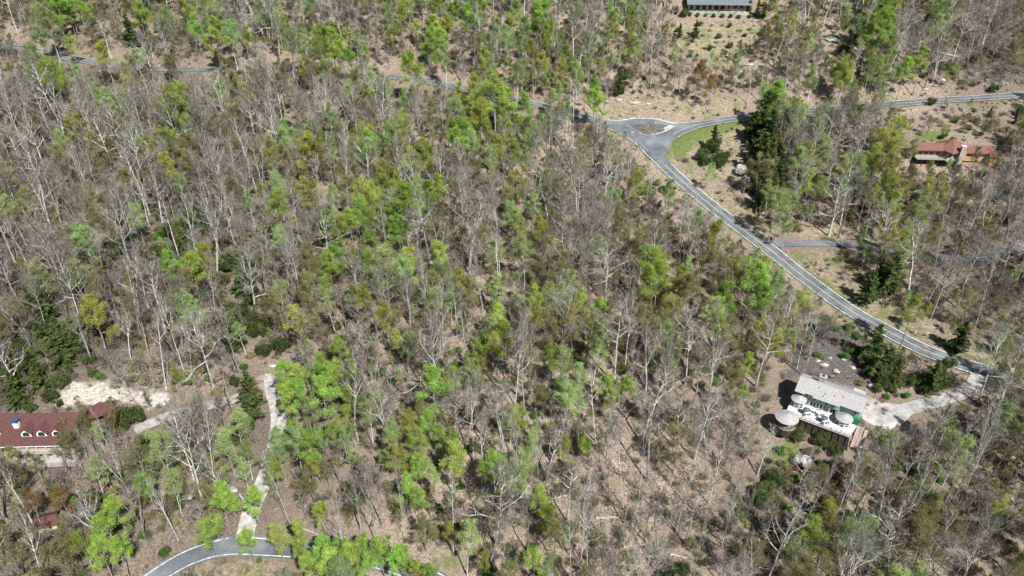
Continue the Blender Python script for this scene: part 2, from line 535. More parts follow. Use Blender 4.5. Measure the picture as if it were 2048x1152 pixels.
APRON = np.array([unp(*p)[:2] for p in [(1196, 242), (1222, 234), (1280, 236), (1341, 239), (1400, 237), (1450, 234), (1440, 246), (1395, 255), (1358, 268), (1338, 285), (1331, 309), (1296, 316), (1262, 277), (1230, 258)]])


def build_ground():
    xs = np.concatenate([np.linspace(-1500, -340, 30)[:-1], np.arange(-340, 341, 2.6), np.linspace(341, 1500, 30)[1:]])
    ys = np.concatenate([np.linspace(-900, 60, 26)[:-1], np.arange(60, 480, 2.6), np.linspace(480, 1500, 50)])
    X, Y = np.meshgrid(xs, ys)
    Z = hgt(X, Y)
    nx, ny = len(xs), len(ys)
    C = np.zeros((ny, nx, 4)); C[..., 3] = 1
    near = {}
    for i in range(len(RP)):
        cx, cy = RP[i]
        i0 = np.searchsorted(xs, cx - 11); i1 = np.searchsorted(xs, cx + 11)
        j0 = np.searchsorted(ys, cy - 11); j1 = np.searchsorted(ys, cy + 11)
        for j in range(j0, j1):
            for k in range(i0, i1):
                near[(j, k)] = 1
    names = list(LINES)
    for (j, k) in near:
        x, y = X[j, k], Y[j, k]
        d, i = road_dist(x, y)
        z = bed(x, y)
        if d < 2.2: z -= 0.22 * min(1, (2.2 - d) / 1.6)
        if d < 9 and sd(x, y, APRON) > -2.5: z = min(z, bed(x, y) - 0.3)
        Z[j, k] = z
        paved = names[int(RK[i])] in ('main', 'arm')
        if names[int(RK[i])] == 'main':     # dry open bank on the uphill side of the long descent
            m = i - RST['main']
            if m > 5 and m < len(LINES['main'][0]) - 2:
                tv = RP[i + 1] - RP[i - 1]; side = tv[0] * (y - RP[i][1]) - tv[1] * (x - RP[i][0])
                if side > 0 and RP[i][0] > 38: C[j, k, 2] = max(0, min(1, 1.15 - abs(d - 5) / 6.0))
        if paved:
            C[j, k, 0] = max(0, min(1, 1.0 - d / 4.5)) * 0.62
    for ci, key in enumerate(('grass', 'pale', 'dirt', 'mulch')):
        for P in COVER[key]:
            x0, y0 = P.min(0) - 8; x1, y1 = P.max(0) + 8
            for j in range(np.searchsorted(ys, y0), np.searchsorted(ys, y1)):
                for k in range(np.searchsorted(xs, x0), np.searchsorted(xs, x1)):
                    s = sd(xs[k], ys[j], P)
                    w = max(0, min(1, 0.5 + s / (7.0 if ci != 2 else 14.0)))
                    if ci == 3: C[j, k, 3] = min(C[j, k, 3], 1 - w)
                    else: C[j, k, ci] = max(C[j, k, ci], w)
    V = np.stack([X, Y, Z], -1).reshape(-1, 3)
    I = np.arange(nx * ny).reshape(ny, nx)
    Q = np.stack([I[:-1, :-1], I[:-1, 1:], I[1:, 1:], I[1:, :-1]], -1).reshape(-1, 4)
    me = quads_mesh('ground', V, Q, ['forest_floor'], smooth=True)
    ca = me.color_attributes.new("cover", 'FLOAT_COLOR', 'POINT')
    ca.data.foreach_set('color', C.reshape(-1).astype(np.float32))
    # darker leaf litter, part rot and part woodland shade put into the colour, on the left slope and the upper right, drier and paler towards the bottom centre
    TX = [(60, 300, 1.0, 360), (60, 650, 1.0, 400), (330, 450, 1.0, 330), (420, 950, 0.7, 240), (450, 250, 0.6, 200), (1950, 60, 0.9, 230), (1950, 560, 0.75, 200), (1980, 250, 0.3, 160), (1950, 1000, 0.35, 250),
          (850, 100, 0.3, 250), (1500, 100, 0.25, 150), (600, 560, 0.5, 180), (100, 1050, 0.8, 240), (1650, 360, 0.6, 150), (1500, 980, 0.4, 90)]
    tn = np.zeros((ny, nx))
    for (qx, qy, a, rr) in TX:
        p = unp(qx, qy); w = rr * proj(p)[2] / F
        dd = np.hypot(X - p[0], (Y - p[1]) * 0.75) / w
        tn = np.maximum(tn, a * np.exp(-dd ** 2 * 1.3))
    tn = np.clip(tn + 0.25 * _vn(X / 9, Y / 9, 17) * (0.3 + tn), 0, 1)
    cb = me.color_attributes.new("tone", 'FLOAT_COLOR', 'POINT')
    cb.data.foreach_set('color', np.stack([tn, tn, tn, np.ones_like(tn)], -1).reshape(-1).astype(np.float32))
    o = link('ground', me); tag(o, "wooded mountainside floor of tan leaf litter and moss", None, None, 'structure')
    return xs, ys, Z


GX, GY, GZ = build_ground()


def gz(x, y):
    """height of the ground sheet itself"""
    i = int(np.clip(np.searchsorted(GX, x) - 1, 0, len(GX) - 2)); j = int(np.clip(np.searchsorted(GY, y) - 1, 0, len(GY) - 2))
    fx = (x - GX[i]) / (GX[i + 1] - GX[i]); fy = (y - GY[j]) / (GY[j + 1] - GY[j])
    return float(GZ[j, i] * (1 - fx) * (1 - fy) + GZ[j, i + 1] * fx * (1 - fy) + GZ[j + 1, i] * (1 - fx) * fy + GZ[j + 1, i + 1] * fx * fy)


def ground_poly(name, px, lift, mat, label, step=1.5, kind='structure'):
    """a paved patch: outline carried onto the ground, filled with a fine grid that follows the bed"""
    P = np.array([unp(*p)[:2] for p in px])
    import bmesh
    bm = bmesh.new()
    vs = [bm.verts.new((p[0], p[1], 0)) for p in P]
    bm.faces.new(vs)
    for ax in (0, 1):
        lo, hi = P[:, ax].min(), P[:, ax].max()
        c = lo + step
        while c < hi:
            co = [0, 0, 0]; co[ax] = c; no = [0, 0, 0]; no[ax] = 1
            bmesh.ops.bisect_plane(bm, geom=bm.verts[:] + bm.edges[:] + bm.faces[:], plane_co=co, plane_no=no)
            c += step
    for v in bm.verts: v.co.z = bed(v.co.x, v.co.y) + lift
    bmesh.ops.recalc_face_normals(bm, faces=bm.faces)
    for f in bm.faces:
        if f.normal.z < 0: f.normal_flip()
    me = bpy.data.meshes.new(name); bm.to_mesh(me); bm.free(); me.materials.append(MATS[mat])
    o = link(name, me); tag(o, label, None, None, kind)
    return o, P


def road(name, key, lift, mat, label, white=True, yellow=True):
    ln = LINES[key]; w = ln[1]
    o = link(name, ribbon(name, ln, w + (0.9 if white else 0), 0, lift, mat)); tag(o, label, None, None, 'structure')
    if white:
        for sgn in (-1, 1):
            l = link('edge_line', ribbon('edge_line', ln, 0.26, sgn * (w / 2 - 0.12), lift + 0.03, 'line_white'), o)
    if yellow:
        for sgn in (-1, 1):
            l = link('centre_line', ribbon('centre_line', ln, 0.14, sgn * 0.18, lift + 0.03, 'line_yellow'), o)
    return o


# at the junction the two roads share one paved apron; the arm's own markings start beyond it
def cut(key, a, b):
    l, w = LINES[key]; n = len(l)
    return (l[int(n * a):int(n * b)], w)


def near_idx(key, px, py):
    p = unp(px, py)[:2]; l = LINES[key][0]
    return int(np.argmin(np.hypot(l[:, 0] - p[0], l[:, 1] - p[1])))


road('main_road', 'main', 0.05, 'asphalt', "grey two lane road winding down the hillside from upper left to right edge", white=False, yellow=False)
road('hillside_road', 'arm', 0.058, 'asphalt', "two lane road leaving the junction towards the upper right", white=False, yellow=False)
ground_poly('junction', [(1196, 242), (1222, 234), (1280, 236), (1341, 239), (1400, 237), (1450, 234), (1440, 246), (1395, 255), (1358, 268), (1338, 285), (1331, 309),
                         (1296, 316), (1262, 277), (1230, 258)], 0.066, 'asphalt', "paved apron where the two roads meet round the island")
for nm_, par_ in (('main', 'main_road'), ('arm', 'hillside_road')):
    for off_ in ((-2.05, -0.85, 0.85, 2.05) if nm_ != 'low' else (-1.4, 1.4)):
        link('wheel_track', ribbon('wheel_track', (LINES[nm_][0][22:] if nm_ == 'arm' else LINES[nm_][0], 1), 0.42, off_, 0.078, 'asphalt_worn'), bpy.data.objects[par_])
mr_, ar_ = bpy.data.objects['main_road'], bpy.data.objects['hillside_road']
i0 = near_idx('main', 1200, 243); i1 = near_idx('main', 1330, 330)
ml, mw = LINES['main']
i2 = near_idx('main', 1255, 266)
for seg, sgn in ((ml[:], -1), (ml[:i0], 1), (ml[i1:], 1)):
    link('edge_line', ribbon('edge_line', (seg, mw), 0.28, sgn * (mw / 2 - 0.12), 0.10, 'line_white'), mr_)
for seg in (ml[:i0], ml[i1:]):
    for s2 in (-1, 1):
        link('centre_line', ribbon('centre_line', (seg, mw), 0.13, s2 * 0.19, 0.10, 'line_yellow'), mr_)
al_, aw = LINES['arm']
j0 = near_idx('arm', 1345, 268); j1 = near_idx('arm', 1440, 241)
for seg, sgn in ((al_[j0:], -1), (al_[j1:], 1)):
    link('edge_line', ribbon('edge_line', (seg, aw), 0.28, sgn * (aw / 2 - 0.12), 0.11, 'line_white'), ar_)
for s2 in (-1, 1):
    link('centre_line', ribbon('centre_line', (al_[j0:], aw), 0.13, s2 * 0.19, 0.11, 'line_yellow'), ar_)
UL = cat([unp(*p) for p in [(1216, 236), (1260, 236), (1341, 239.5), (1400, 238), (1440, 236)]])
link('edge_line', ribbon('edge_line', (UL, 6), 0.28, 0, 0.115, 'line_white'), ar_)
road('valley_road', 'low', 0.05, 'asphalt', "narrow grey road curving through the bottom left corner", yellow=False)
road('side_lane', 'side', 0.03, 'asphalt', "pale gravel lane branching right from the main road", False, False)
road('gravel_track', 'track', 0.04, 'gravel_pale', "pale gravel track running down to the valley road", False, False)
road('driveway', 'drive', 0.035, 'concrete', "concrete driveway from the main road to the green house", False, False)
road('house_lane', 'house_drive', 0.04, 'gravel', "gravel lane behind the dormered house", False, False)
road('hilltop_lane', 'hill_drive', 0.04, 'gravel', "faint gravel lane on the upper right hillside", False, False)
ground_poly('parking_pad', [(1733, 792), (1762, 801), (1791, 806), (1830, 811), (1834, 822), (1819, 836), (1802, 855), (1780, 862), (1758, 858), (1724, 838), (1722, 815)], 0.075, 'concrete',
            "sunlit concrete parking pad beside the green house")


# raised traffic island with kerb
def island():
    px = [(1257, 244), (1300, 245), (1352, 247.5), (1336, 257), (1318, 263), (1296, 267), (1284, 263), (1268, 254)]
    P = np.array([unp(*p)[:2] for p in px]); c = P.mean(0)
    for nm, k, hh, mt, par in (('traffic_island', 1.0, 0.18, 'concrete', None), ('soil', 0.975, 0.21, 'forest_floor', 1)):
        mb = MB(); Q = c + (P - c) * k
        top = [(q[0], q[1], bed(q[0], q[1]) + hh) for q in Q]
        mb.slab(top, 0.4)
        if par is None:
            isl = mb.build(nm, mt); tag(isl, "triangular traffic island with kerb in the road junction", "traffic island")
        else:
            mb.build(nm, mt, isl)
    return c


ISL = island()

# ------------------------------------------------------------------ houses


def window(par, x, y, z, w, h, face='y-', frame='paint_white', name='window', glass='glass_dark'):
    """a framed window proud of the wall; face tells which way it looks"""
    t = 0.09
    mb = MB()
    fx = {'y-': (1, 0, 0, -1), 'y+': (1, 0, 0, 1), 'x-': (0, 1, -1, 0), 'x+': (0, 1, 1, 0)}[face]
    def bx(m, a0, a1, z0, z1, d0, d1):
        if fx[0]: m.box(x + a0, x + a1, min(y + fx[3] * d0, y + fx[3] * d1), max(y + fx[3] * d0, y + fx[3] * d1), z0, z1)
        else: m.box(min(x + fx[2] * d0, x + fx[2] * d1), max(x + fx[2] * d0, x + fx[2] * d1), y + a0, y + a1, z0, z1)
    bx(mb, -w / 2 - t, -w / 2, z - t, z + h + t, 0.0, 0.09); bx(mb, w / 2, w / 2 + t, z - t, z + h + t, 0.0, 0.09)
    bx(mb, -w / 2, w / 2, z - t, z, 0.0, 0.09); bx(mb, -w / 2, w / 2, z + h, z + h + t, 0.0, 0.09)
    if w > 1.0: bx(mb, -0.035, 0.035, z, z + h, 0.045, 0.085)
    f = mb.build(name, frame, par)
    g = MB(); bx(g, -w / 2 + 0.002, w / 2 - 0.002, z + 0.002, z + h - 0.002, 0.0, 0.04); g.build('pane', glass, f)
    return f


def gable(mb, x0, x1, yf, yb, ze, zr, th=0.22, yr=None):
    """two thick roof slopes, ridge along x"""
    yr = (yf + yb) / 2 if yr is None else yr
    mb.slab([(x0, yf, ze), (x1, yf, ze), (x1, yr, zr), (x0, yr, zr)], th)
    mb.slab([(x1, yb, ze), (x0, yb, ze), (x0, yr + 0.01, zr), (x1, yr + 0.01, zr)], th)


def railing(par, pts, h=1.0, mat='wood_dark', step=1.2, name='railing', bal=True):
    mb = MB()
    for a, b in zip(pts[:-1], pts[1:]):
        a = Vector(a); b = Vector(b); L = (b - a).length; n = max(1, int(L / step))
        for i in range(n + 1):
            p = a.lerp(b, i / n); mb.bar(p, p + Vector((0, 0, h)), 0.055, 4)
        for zz, r in ((h, 0.06), (h * 0.55, 0.03), (h * 0.15, 0.04)):
            mb.bar(a + Vector((0, 0, zz)), b + Vector((0, 0, zz)), r, 4)
        if bal:
            m = int(L / 0.28)
            for i in range(m): p = a.lerp(b, (i + 0.5) / m); mb.bar(p + Vector((0, 0, 0.15)), p + Vector((0, 0, h)), 0.018, 3)
    return mb.build(name, mat, par)


def octa(r, n=8, ph=0.3927): return [(r * cos(2 * pi * i / n + ph), r * sin(2 * pi * i / n + ph)) for i in range(n)]


def turret(par, x, y, z0, z1, r, wall='siding_teal', roof='shingle_grey', n=8):
    P = octa(r)
    mb = MB(); mb.slab([(x + a, y + b, z1) for a, b in P], z1 - z0); t = mb.build('turret', wall, par)
    rb = MB(); Q = octa(r + 0.5, 16, 0)
    for i in range(16):
        a = Q[i]; b = Q[(i + 1) % 16]
        rb.slab([(x + a[0], y + a[1], z1 + 0.03), (x + b[0], y + b[1], z1 + 0.03), (x, y, z1 + 1.25)], 0.16)
    rb.build('turret_roof', roof, t)
    for i in range(4, 8):
        a = P[i]; b = P[(i + 1) % 8]; a = Vector((x + a[0], y + a[1], 0)); b = Vector((x + b[0], y + b[1], 0))
        m = (a + b) / 2; d = (b - a).normalized(); nn = Vector((d.y, -d.x, 0))
        w = (b - a).length * 0.34; zz0 = z1 - 2.35; zz1 = z1 - 0.45
        g = MB()
        c0 = m + nn * 0.03
        g.slab([tuple(c0 - d * w + Vector((0, 0, zz0))), tuple(c0 + d * w + Vector((0, 0, zz0))), tuple(c0 + d * w + Vector((0, 0, zz1))), tuple(c0 - d * w + Vector((0, 0, zz1)))], 0.06, tuple(-nn))
        win = MB()
        for p, q in ((c0 - d * w, c0 - d * w), (c0 + d * w, c0 + d * w)):
            win.bar(p + nn * 0.03 + Vector((0, 0, zz0)), q + nn * 0.03 + Vector((0, 0, zz1)), 0.07, 4)
        for zz in (zz0, zz1, (zz0 + zz1) / 2):
            win.bar(c0 - d * w + nn * 0.03 + Vector((0, 0, zz)), c0 + d * w + nn * 0.03 + Vector((0, 0, zz)), 0.06, 4)
        f = win.build('window', 'paint_white', t); g.build('pane', 'glass_dark', f)
    return t


def place(px, py, up, rz):
    p = unp(px, py, up)
    return np.array([p[0], p[1], p[2]]), rz


SITES = []   # house frames: used to keep trees off


def site(e, x0, x1, y0, y1): SITES.append((e.location.x, e.location.y, e.rotation_euler.z, x0, x1, y0, y1))


# --- the green house with the turreted deck (right)
RA = R(-33)
SA = 0.80
p = unp(1667, 777, 8.2)
HA = empty('green_house', (p[0], p[1], p[2] - 7.2 * SA), RA)
HA.scale = (SA, SA, SA)
tag(HA, "large pale green house with long grey shingle roof, two round turrets and a white deck", "house")
site(HA, -12, 12, -12, 8)
MB().box(-9.4, 9.4, -2.9, 4.4, -0.6, 4.9).build('wall', 'siding_teal', HA)
MB().box(-9.35, 9.35, -2.85, 4.35, -7, -0.61).build('foundation', 'wood_dark', HA)
u = MB(); u.box(-5.2, 3.6, -3.7, -2.93, 2.5, 4.9); u.build('upper_wall', 'siding_teal', HA)
for x in (-9.4, 9.2):
    MB().slab([(x, -2.9, 4.905), (x, 4.4, 4.905), (x, 0.7, 6.75)], 0.2, (1, 0, 0)).build('gable_wall', 'siding_teal', HA)
r = MB(); gable(r, -10.1, 9.9, -4.0, 5.4, 4.98, 7.2)
r.slab([(-10.1, -4.0, 4.98), (-7.0, -4.0, 4.98), (-7.0, -4.45, 4.78), (-10.1, -4.45, 4.78)], 0.2)
r.slab([(-4.6, -4.0, 4.98), (3.4, -4.0, 4.98), (3.4, -4.55, 4.73), (-4.6, -4.55, 4.73)], 0.2)
rf = r.build('roof', 'shingle_grey', HA)
rc = MB(); rc.bar((-10.1, 0.7, 7.21), (9.9, 0.7, 7.21), 0.10, 5); rc.build('ridge_cap', 'shingle_grey', rf)
for (x, y) in ((-3.9, -1.2), (-1.6, -2.4), (-1.9, -3.2), (1.1, -2.0), (3.4, -1.4)):
    MB().cyl(x, y, 7.2 - abs(y - 0.7) * 0.47 - 0.2, 7.2 - abs(y - 0.7) * 0.47 + 0.45, 0.09, 8).build('vent_pipe', 'wood_dark', rf)
ch = MB(); ch.box(-4.8, -2.9, 1.5, 3.2, 4.0, 8.6); c_ = ch.build('chimney', 'stone_chimney', rf)
MB().box(-4.92, -2.78, 1.38, 3.32, 8.6, 8.75).build('chimney_cap', 'stone_chimney', c_)
cp = MB(); cp.cyl(-3.85, 2.3, 8.75, 9.2, 0.4, 10); cp.build('flue', 'wood_dark', c_)
w2 = MB(); w2.box(2.5, 8.2, 4.43, 8.0, -6, 3.6); w2.build('back_wing_wall', 'siding_teal', HA)
r2 = MB()
r2.slab([(2.0, 8.4, 3.66), (2.0, 3.6, 3.66), (5.3, 3.6, 5.3), (5.3, 6.6, 5.3)], 0.18)
r2.slab([(8.7, 3.6, 3.66), (8.7, 8.4, 3.66), (5.3, 6.6, 5.3), (5.3, 3.6, 5.3)], 0.18)
r2.slab([(8.7, 8.4, 3.66), (2.0, 8.4, 3.66), (5.3, 6.6, 5.3)], 0.18)
r2.build('back_wing_roof', 'shingle_grey', HA)
turret(HA, -8.2, -4.7, -6, 2.6, 1.9)
turret(HA, 5.6, -5.4, -6, 2.2, 2.1)
for x in (-8.4, -6.4): window(HA, x, -2.9, 3.0, 0.8, 1.0)
for x in (7.9,): window(HA, x, -2.9, 3.0, 0.9, 1.0)
for x in (-4.0, -2.2, -0.4, 1.4): window(HA, x, -3.7, 3.1, 0.9, 0.9)
for x in (-4.2, -2.2, -0.2, 1.8): window(HA, x, -2.9, 0.1, 1.5, 2.0, name='patio_door')
for y in (-1.2, 1.2): window(HA, 9.4, y, 2.8, 1.0, 1.2, 'x+')
window(HA, 9.4, 0.4, -0.5, 1.0, 1.3, 'x+')
for y in (-1.2, 1.4): window(HA, -9.4, y, 2.8, 1.0, 1.2, 'x-')
gr = MB(); gr.box(7.9, 9.9, -4.05, -2.93, -2.6, 2.0); gr.build('green_porch', 'paint_green', HA)
DZ = 0.0
dk = MB(); dk.slab([(-10.4, -2.95, DZ), (-10.4, -8.0, DZ), (-9.4, -10.6, DZ), (8.6, -10.6, DZ), (9.6, -4.2, DZ), (7.7, -4.2, DZ), (7.7, -2.95, DZ)], 0.25)
deck = dk.build('deck', 'deck_boards', HA)
railing(HA, [(-9.3, -10.5, DZ), (8.5, -10.5, DZ)], 1.05)
sk = MB(); sk.box(-9.2, 8.4, -10.3, -10.17, -5.5, -0.26)
for i in range(10): sk.box(-9.1 + i * 1.9, -8.9 + i * 1.9, -10.5, -10.31, -6, -0.26)
sk.build('deck_skirt', 'wood_dark', HA)
for x in (-5.2, -2.2, 0.7, 3.5): MB().bar((x, -3.6, DZ), (x, -3.6, 2.5), 0.10, 6).build('porch_post', 'paint_white', HA)
st = MB()
for i in range(16): st.box(9.75, 11.4, -10.6 + i * 0.42, -10.6 + i * 0.42 + 0.40, -3.2 + i * 0.20 - 0.12, -3.2 + i * 0.20)
for xx in (9.72, 11.42): st.bar((xx, -10.6, -2.3), (xx, -3.9, 0.9), 0.06, 4); st.bar((xx, -10.6, -3.3), (xx, -3.9, -0.1), 0.12, 4)
st.build('stairs', 'wood_pink', HA)
wa = MB()
for i in range(14): wa.box(11.9, 12.9, -9.3 + i * 0.42, -9.3 + i * 0.42 + 0.40, -3.3 + i * 0.18 - 0.12, -3.3 + i * 0.18)
wa.build('ramp', 'wood_pink', HA)


def child_world(e, x, y, z): return Matrix.Translation(e.location) @ Matrix.Rotation(e.rotation_euler.z, 4, 'Z') @ (Vector((x, y, z)) * e.scale[0])


# gazebo at the left end of the deck
c = unp(1573, 838, 5.2)
GZB = empty('gazebo', (c[0], c[1], child_world(HA, 0, 0, 0).z), RA); tag(GZB, "round gazebo with grey conical roof and dark railing, left of the white deck", "gazebo")
GZB.scale = (0.9, 0.9, 0.85)
site(GZB, -4, 4, -4, 4)
b = MB(); b.cyl(0, 0, -0.3, 0.02, 2.75, 20); b.build('floor_disc', 'wood_grey', GZB)
b = MB(); b.cyl(0, 0, -2.9, -0.31, 2.3, 16, 2.7); b.build('base', 'wood_dark', GZB)
rr_ = MB()
for i in range(20):
    a0, a1 = 2 * pi * i / 20, 2 * pi * (i + 1) / 20
    rr_.slab([(3.1 * cos(a0), 3.1 * sin(a0), 2.35), (3.1 * cos(a1), 3.1 * sin(a1), 2.35), (0, 0, 3.7)], 0.15)
rr_.build('roof', 'shingle_grey', GZB)
for i in range(8):
    a = 2 * pi * i / 8; MB().bar((2.55 * cos(a), 2.55 * sin(a), 0.02), (2.55 * cos(a), 2.55 * sin(a), 2.32), 0.09, 6).build('post', 'wood_dark', GZB)
railing(GZB, [(2.65 * cos(2 * pi * i / 16), 2.65 * sin(2 * pi * i / 16), 0) for i in range(17)], 0.95, step=3)

# things on the deck
def parasol(x, y, label):
    e = empty('parasol', tuple(child_world(HA, x, y, 0)), RA + 0.3); tag(e, label, "parasol", "parasols on the white deck"); e.scale = (0.7, 0.7, 0.85)
    MB().bar((0, 0, 0), (0, 0, 2.3), 0.05, 6).build('pole', 'wood_grey', e)
    m = MB()
    for i in range(8):
        a0, a1 = 2 * pi * i / 8, 2 * pi * (i + 1) / 8
        m.slab([(1.25 * cos(a0), 1.25 * sin(a0), 1.85), (1.25 * cos(a1), 1.25 * sin(a1), 1.85), (0, 0, 2.4)], 0.03)
    m.build('canopy', 'canvas_teal', e)
    MB().cyl(0, 0, 0, 0.1, 0.3, 12).build('foot', 'wood_dark', e)


parasol(-5.0, -7.6, "dark teal parasol on the white deck, nearer the gazebo"); parasol(0.6, -8.4, "dark teal parasol in the middle of the white deck")


def table(x, y, label, r=0.65):
    e = empty('patio_table', tuple(child_world(HA, x, y, 0)), RA); tag(e, label, "table", "patio tables on the deck")
    MB().cyl(0, 0, 0.70, 0.75, r, 16).build('table_top', 'paint_white', e)
    for i in range(4): MB().bar((0.45 * cos(i * pi / 2), 0.45 * sin(i * pi / 2), 0), (0.4 * cos(i * pi / 2), 0.4 * sin(i * pi / 2), 0.70), 0.025, 5).build('leg', 'wood_dark', e)


def chair(x, y, rz, label):
    e = empty('patio_chair', tuple(child_world(HA, x, y, 0)), RA + rz); tag(e, label, "chair", "chairs on the white deck")
    MB().box(-0.27, 0.27, -0.27, 0.27, 0.40, 0.46).build('seat', 'wood_grey', e)
    MB().slab([(-0.27, 0.27, 0.462), (0.27, 0.27, 0.462), (0.27, 0.40, 1.0), (-0.27, 0.40, 1.0)], 0.04, (0, -1, 0)).build('backrest', 'wood_grey', e)
    for sx in (-1, 1):
        for sy in (-1, 1): MB().bar((sx * 0.24, sy * 0.24, 0), (sx * 0.24, sy * 0.24, 0.40), 0.025, 4).build('leg', 'wood_dark', e)


table(-1.6, -5.6, "round white patio table between the two parasols close to the patio doors")
table(-5.0, -7.6, "white patio table under the parasol nearer the gazebo"); table(0.6, -8.4, "white patio table under the middle parasol")
n_ = 0
for (tx, ty, what) in ((-1.6, -5.6, "uncovered table"), (-5.0, -7.6, "parasol table nearer the gazebo"), (0.6, -8.4, "middle parasol table")):
    for k, side in enumerate(("far side", "left side", "near side", "right side")):
        a = pi / 2 + k * pi / 2
        chair(tx + 1.15 * cos(a), ty + 1.15 * sin(a), a - pi / 2, "grey slatted patio chair on the %s of the %s" % (side, what))

# --- the dormered house with the brown-red roof (left)
p = unp(46, 827, 8.4)
HB = empty('dormered_house', (p[0], p[1], p[2] - 8.0 * 0.85), R(2))
HB.scale = (0.85, 0.85, 0.85)
tag(HB, "house with steep brown-red roof, three arched dormers and a long white porch", "house")
site(HB, -11, 24, -10, 8)
MB().box(-3.2, 15.6, -5.0, 5.0, -7, 3.3).build('wall', 'siding_tan', HB)
r = MB(); r.slab([(-6.0, -7.4, 2.7), (16.6, -7.4, 2.7), (16.6, 0, 8.0), (-3.4, 0, 8.0)], 0.22); r.slab([(16.6, 5.8, 2.9), (-5.0, 5.8, 2.9), (-3.4, 0.01, 8.0), (16.6, 0.01, 8.0)], 0.22); rfB = r.build('roof', 'shingle_red', HB)
r = MB(); r.slab([(16.6, 5.8, 2.9), (16.6, -1.0, 2.9), (22.5, 1.2, 3.4), (22.5, 7.5, 3.2)], 0.2)
r.slab([(15.0, 0, 7.6), (16.65, -1.2, 5.6), (22.8, 2.0, 5.8), (23.4, 5.0, 6.2), (19.0, 5.0, 7.4)], 0.2)
r.build('side_roof', 'shingle_red', HB)
MB().box(16.8, 22.4, 1.6, 6.0, -3, 2.9).build('side_wall', 'wood_dark', HB)
r = MB(); gable(r, -11.0, -3.6, -3.0, 4.2, 4.3, 7.7, yr=0.6); r.build('wing_roof', 'shingle_red', HB)
MB().box(-10.2, -3.25, -1.9, 3.4, -7, 4.05).build('wing_wall', 'paint_white', HB)
window(HB, -6.4, -1.9, 1.5, 1.2, 1.5)
cb_ = MB(); cb_.box(-1.6, -0.2, -3.4, -2.2, 3.0, 7.6); c_ = cb_.build('chimney', 'paint_white', rfB)
MB().box(-1.75, -0.05, -3.55, -2.05, 7.6, 8.3).build('chimney_cap', 'metal_blue', c_)
for x in (2.4, 6.6, 10.8):
    # dormer: gabled roof running back into the main slope, arched white front
    d = MB(); yf = -5.3; zf = 4.2; zt = 7.1; hw = 1.15
    d.box(x - hw, x + hw, yf + 0.1, -2.0, zf - 0.2, zf + 1.2)
    dd_ = d.build('dormer', 'siding_tan', rfB)
    rr2 = MB(); yb = -0.9
    rr2.slab([(x - 1.75, yf - 0.35, zf + 0.95), (x, yf - 0.35, zt), (x, yb, zt), (x - 1.75, yf + 2.4, zf + 0.95)], 0.15)
    rr2.slab([(x + 1.75, yf - 0.35, zf + 0.95), (x + 1.75, yf + 2.4, zf + 0.95), (x, yb, zt), (x, yf - 0.35, zt)], 0.15)
    rr2.build('dormer_roof', 'shingle_red', dd_)
    ar = MB()
    ar.slab([(x - 1.4, yf + 0.08, zf - 0.05)] + [(x + 1.4 * -cos(pi * i / 10), yf + 0.08, zf + 0.8 + 1.3 * sin(pi * i / 10)) for i in range(11)] + [(x + 1.4, yf + 0.08, zf - 0.05)], 0.1, (0, -1, 0))
    ar.build('dormer_frame', 'paint_white', dd_)
    gl = MB()
    gl.slab([(x - 0.9, yf - 0.025, zf + 0.15)] + [(x + 0.9 * -cos(pi * i / 8), yf - 0.025, zf + 0.75 + 0.85 * sin(pi * i / 8)) for i in range(9)] + [(x + 0.9, yf - 0.025, zf + 0.15)], 0.04, (0, -1, 0))
    gl.build('dormer_pane', 'glass_dark', dd_)
MB().box(-3.0, 15.8, -8.6, -5.03, 0.5, 0.8).build('porch_floor', 'wood_grey', HB)
for i in range(8):
    x = -2.6 + i * 2.55
    MB().box(x - 0.13, x + 0.13, -7.3, -7.04, 0.8, 2.5).build('porch_post', 'siding_tan', HB)
bm_ = MB(); bm_.box(-5.9, 16.4, -7.45, -7.05, 2.2, 2.44); bm_.build('porch_beam', 'paint_white', HB)
railing(HB, [(-2.9, -8.5, 0.8), (15.7, -8.5, 0.8)], 1.0, 'siding_tan')
for i in range(8):
    x = -2.6 + i * 2.55
    su = MB(); su.box(x - 0.15, x + 0.15, -8.5, -8.2, -2.0, 0.49)
    for sg in (-1, 1): su.bar((x, -8.35, -0.8), (x + sg * 1.0, -8.35, 0.45), 0.08, 4)
    su.build('porch_support', 'siding_tan', HB)
for i in range(6): window(HB, -1.2 + i * 2.9, -5.0, 0.4, 1.5, 1.9)
pt = MB(); pt.box(-2.5, 15.5, -9.8, -5.05, -3.4, -1.6); pt.build('patio', 'concrete', HB)

# --- the orange-walled house with terracotta roof (upper right)
p = unp(1912, 280, 8.0)
HC = empty('orange_house', (p[0], p[1], p[2] - 6.1), R(-4))
HC.scale = (0.93, 0.93, 0.93)
tag(HC, "low orange-walled house with terracotta shingle roof and a tall stone chimney", "house")
site(HC, -17, 17, -8, 10)
MB().box(-13.5, 14.1, -0.9, 3.5, -6, -0.31).build('foundation', 'wood_dark', HC)
MB().box(-3.0, 4.0, -3.0, 4.5, -0.3, 3.2).build('wall', 'siding_orange', HC)
MB().box(-13.6, -3.05, -1.0, 4.2, -0.3, 3.0).build('left_wing_wall', 'siding_orange', HC)
MB().box(4.05, 14.2, -1.6, 3.6, -1.3, 2.3).build('right_wing_wall', 'siding_orange', HC)
r = MB(); gable(r, -15.0, -1.4, -2.5, 5.2, 3.06, 4.75); r.build('left_wing_roof', 'shingle_terracotta', HC)
r = MB()
pk = (0.2, 1.6, 6.6)
r.slab([(-5.4, -1.0, 3.3), (-2.2, -5.4, 2.9), pk, (-4.5, 4.6, 3.6)], 0.2)
r.slab([(-2.2, -5.4, 2.9), (4.6, -2.0, 3.3), pk], 0.2)
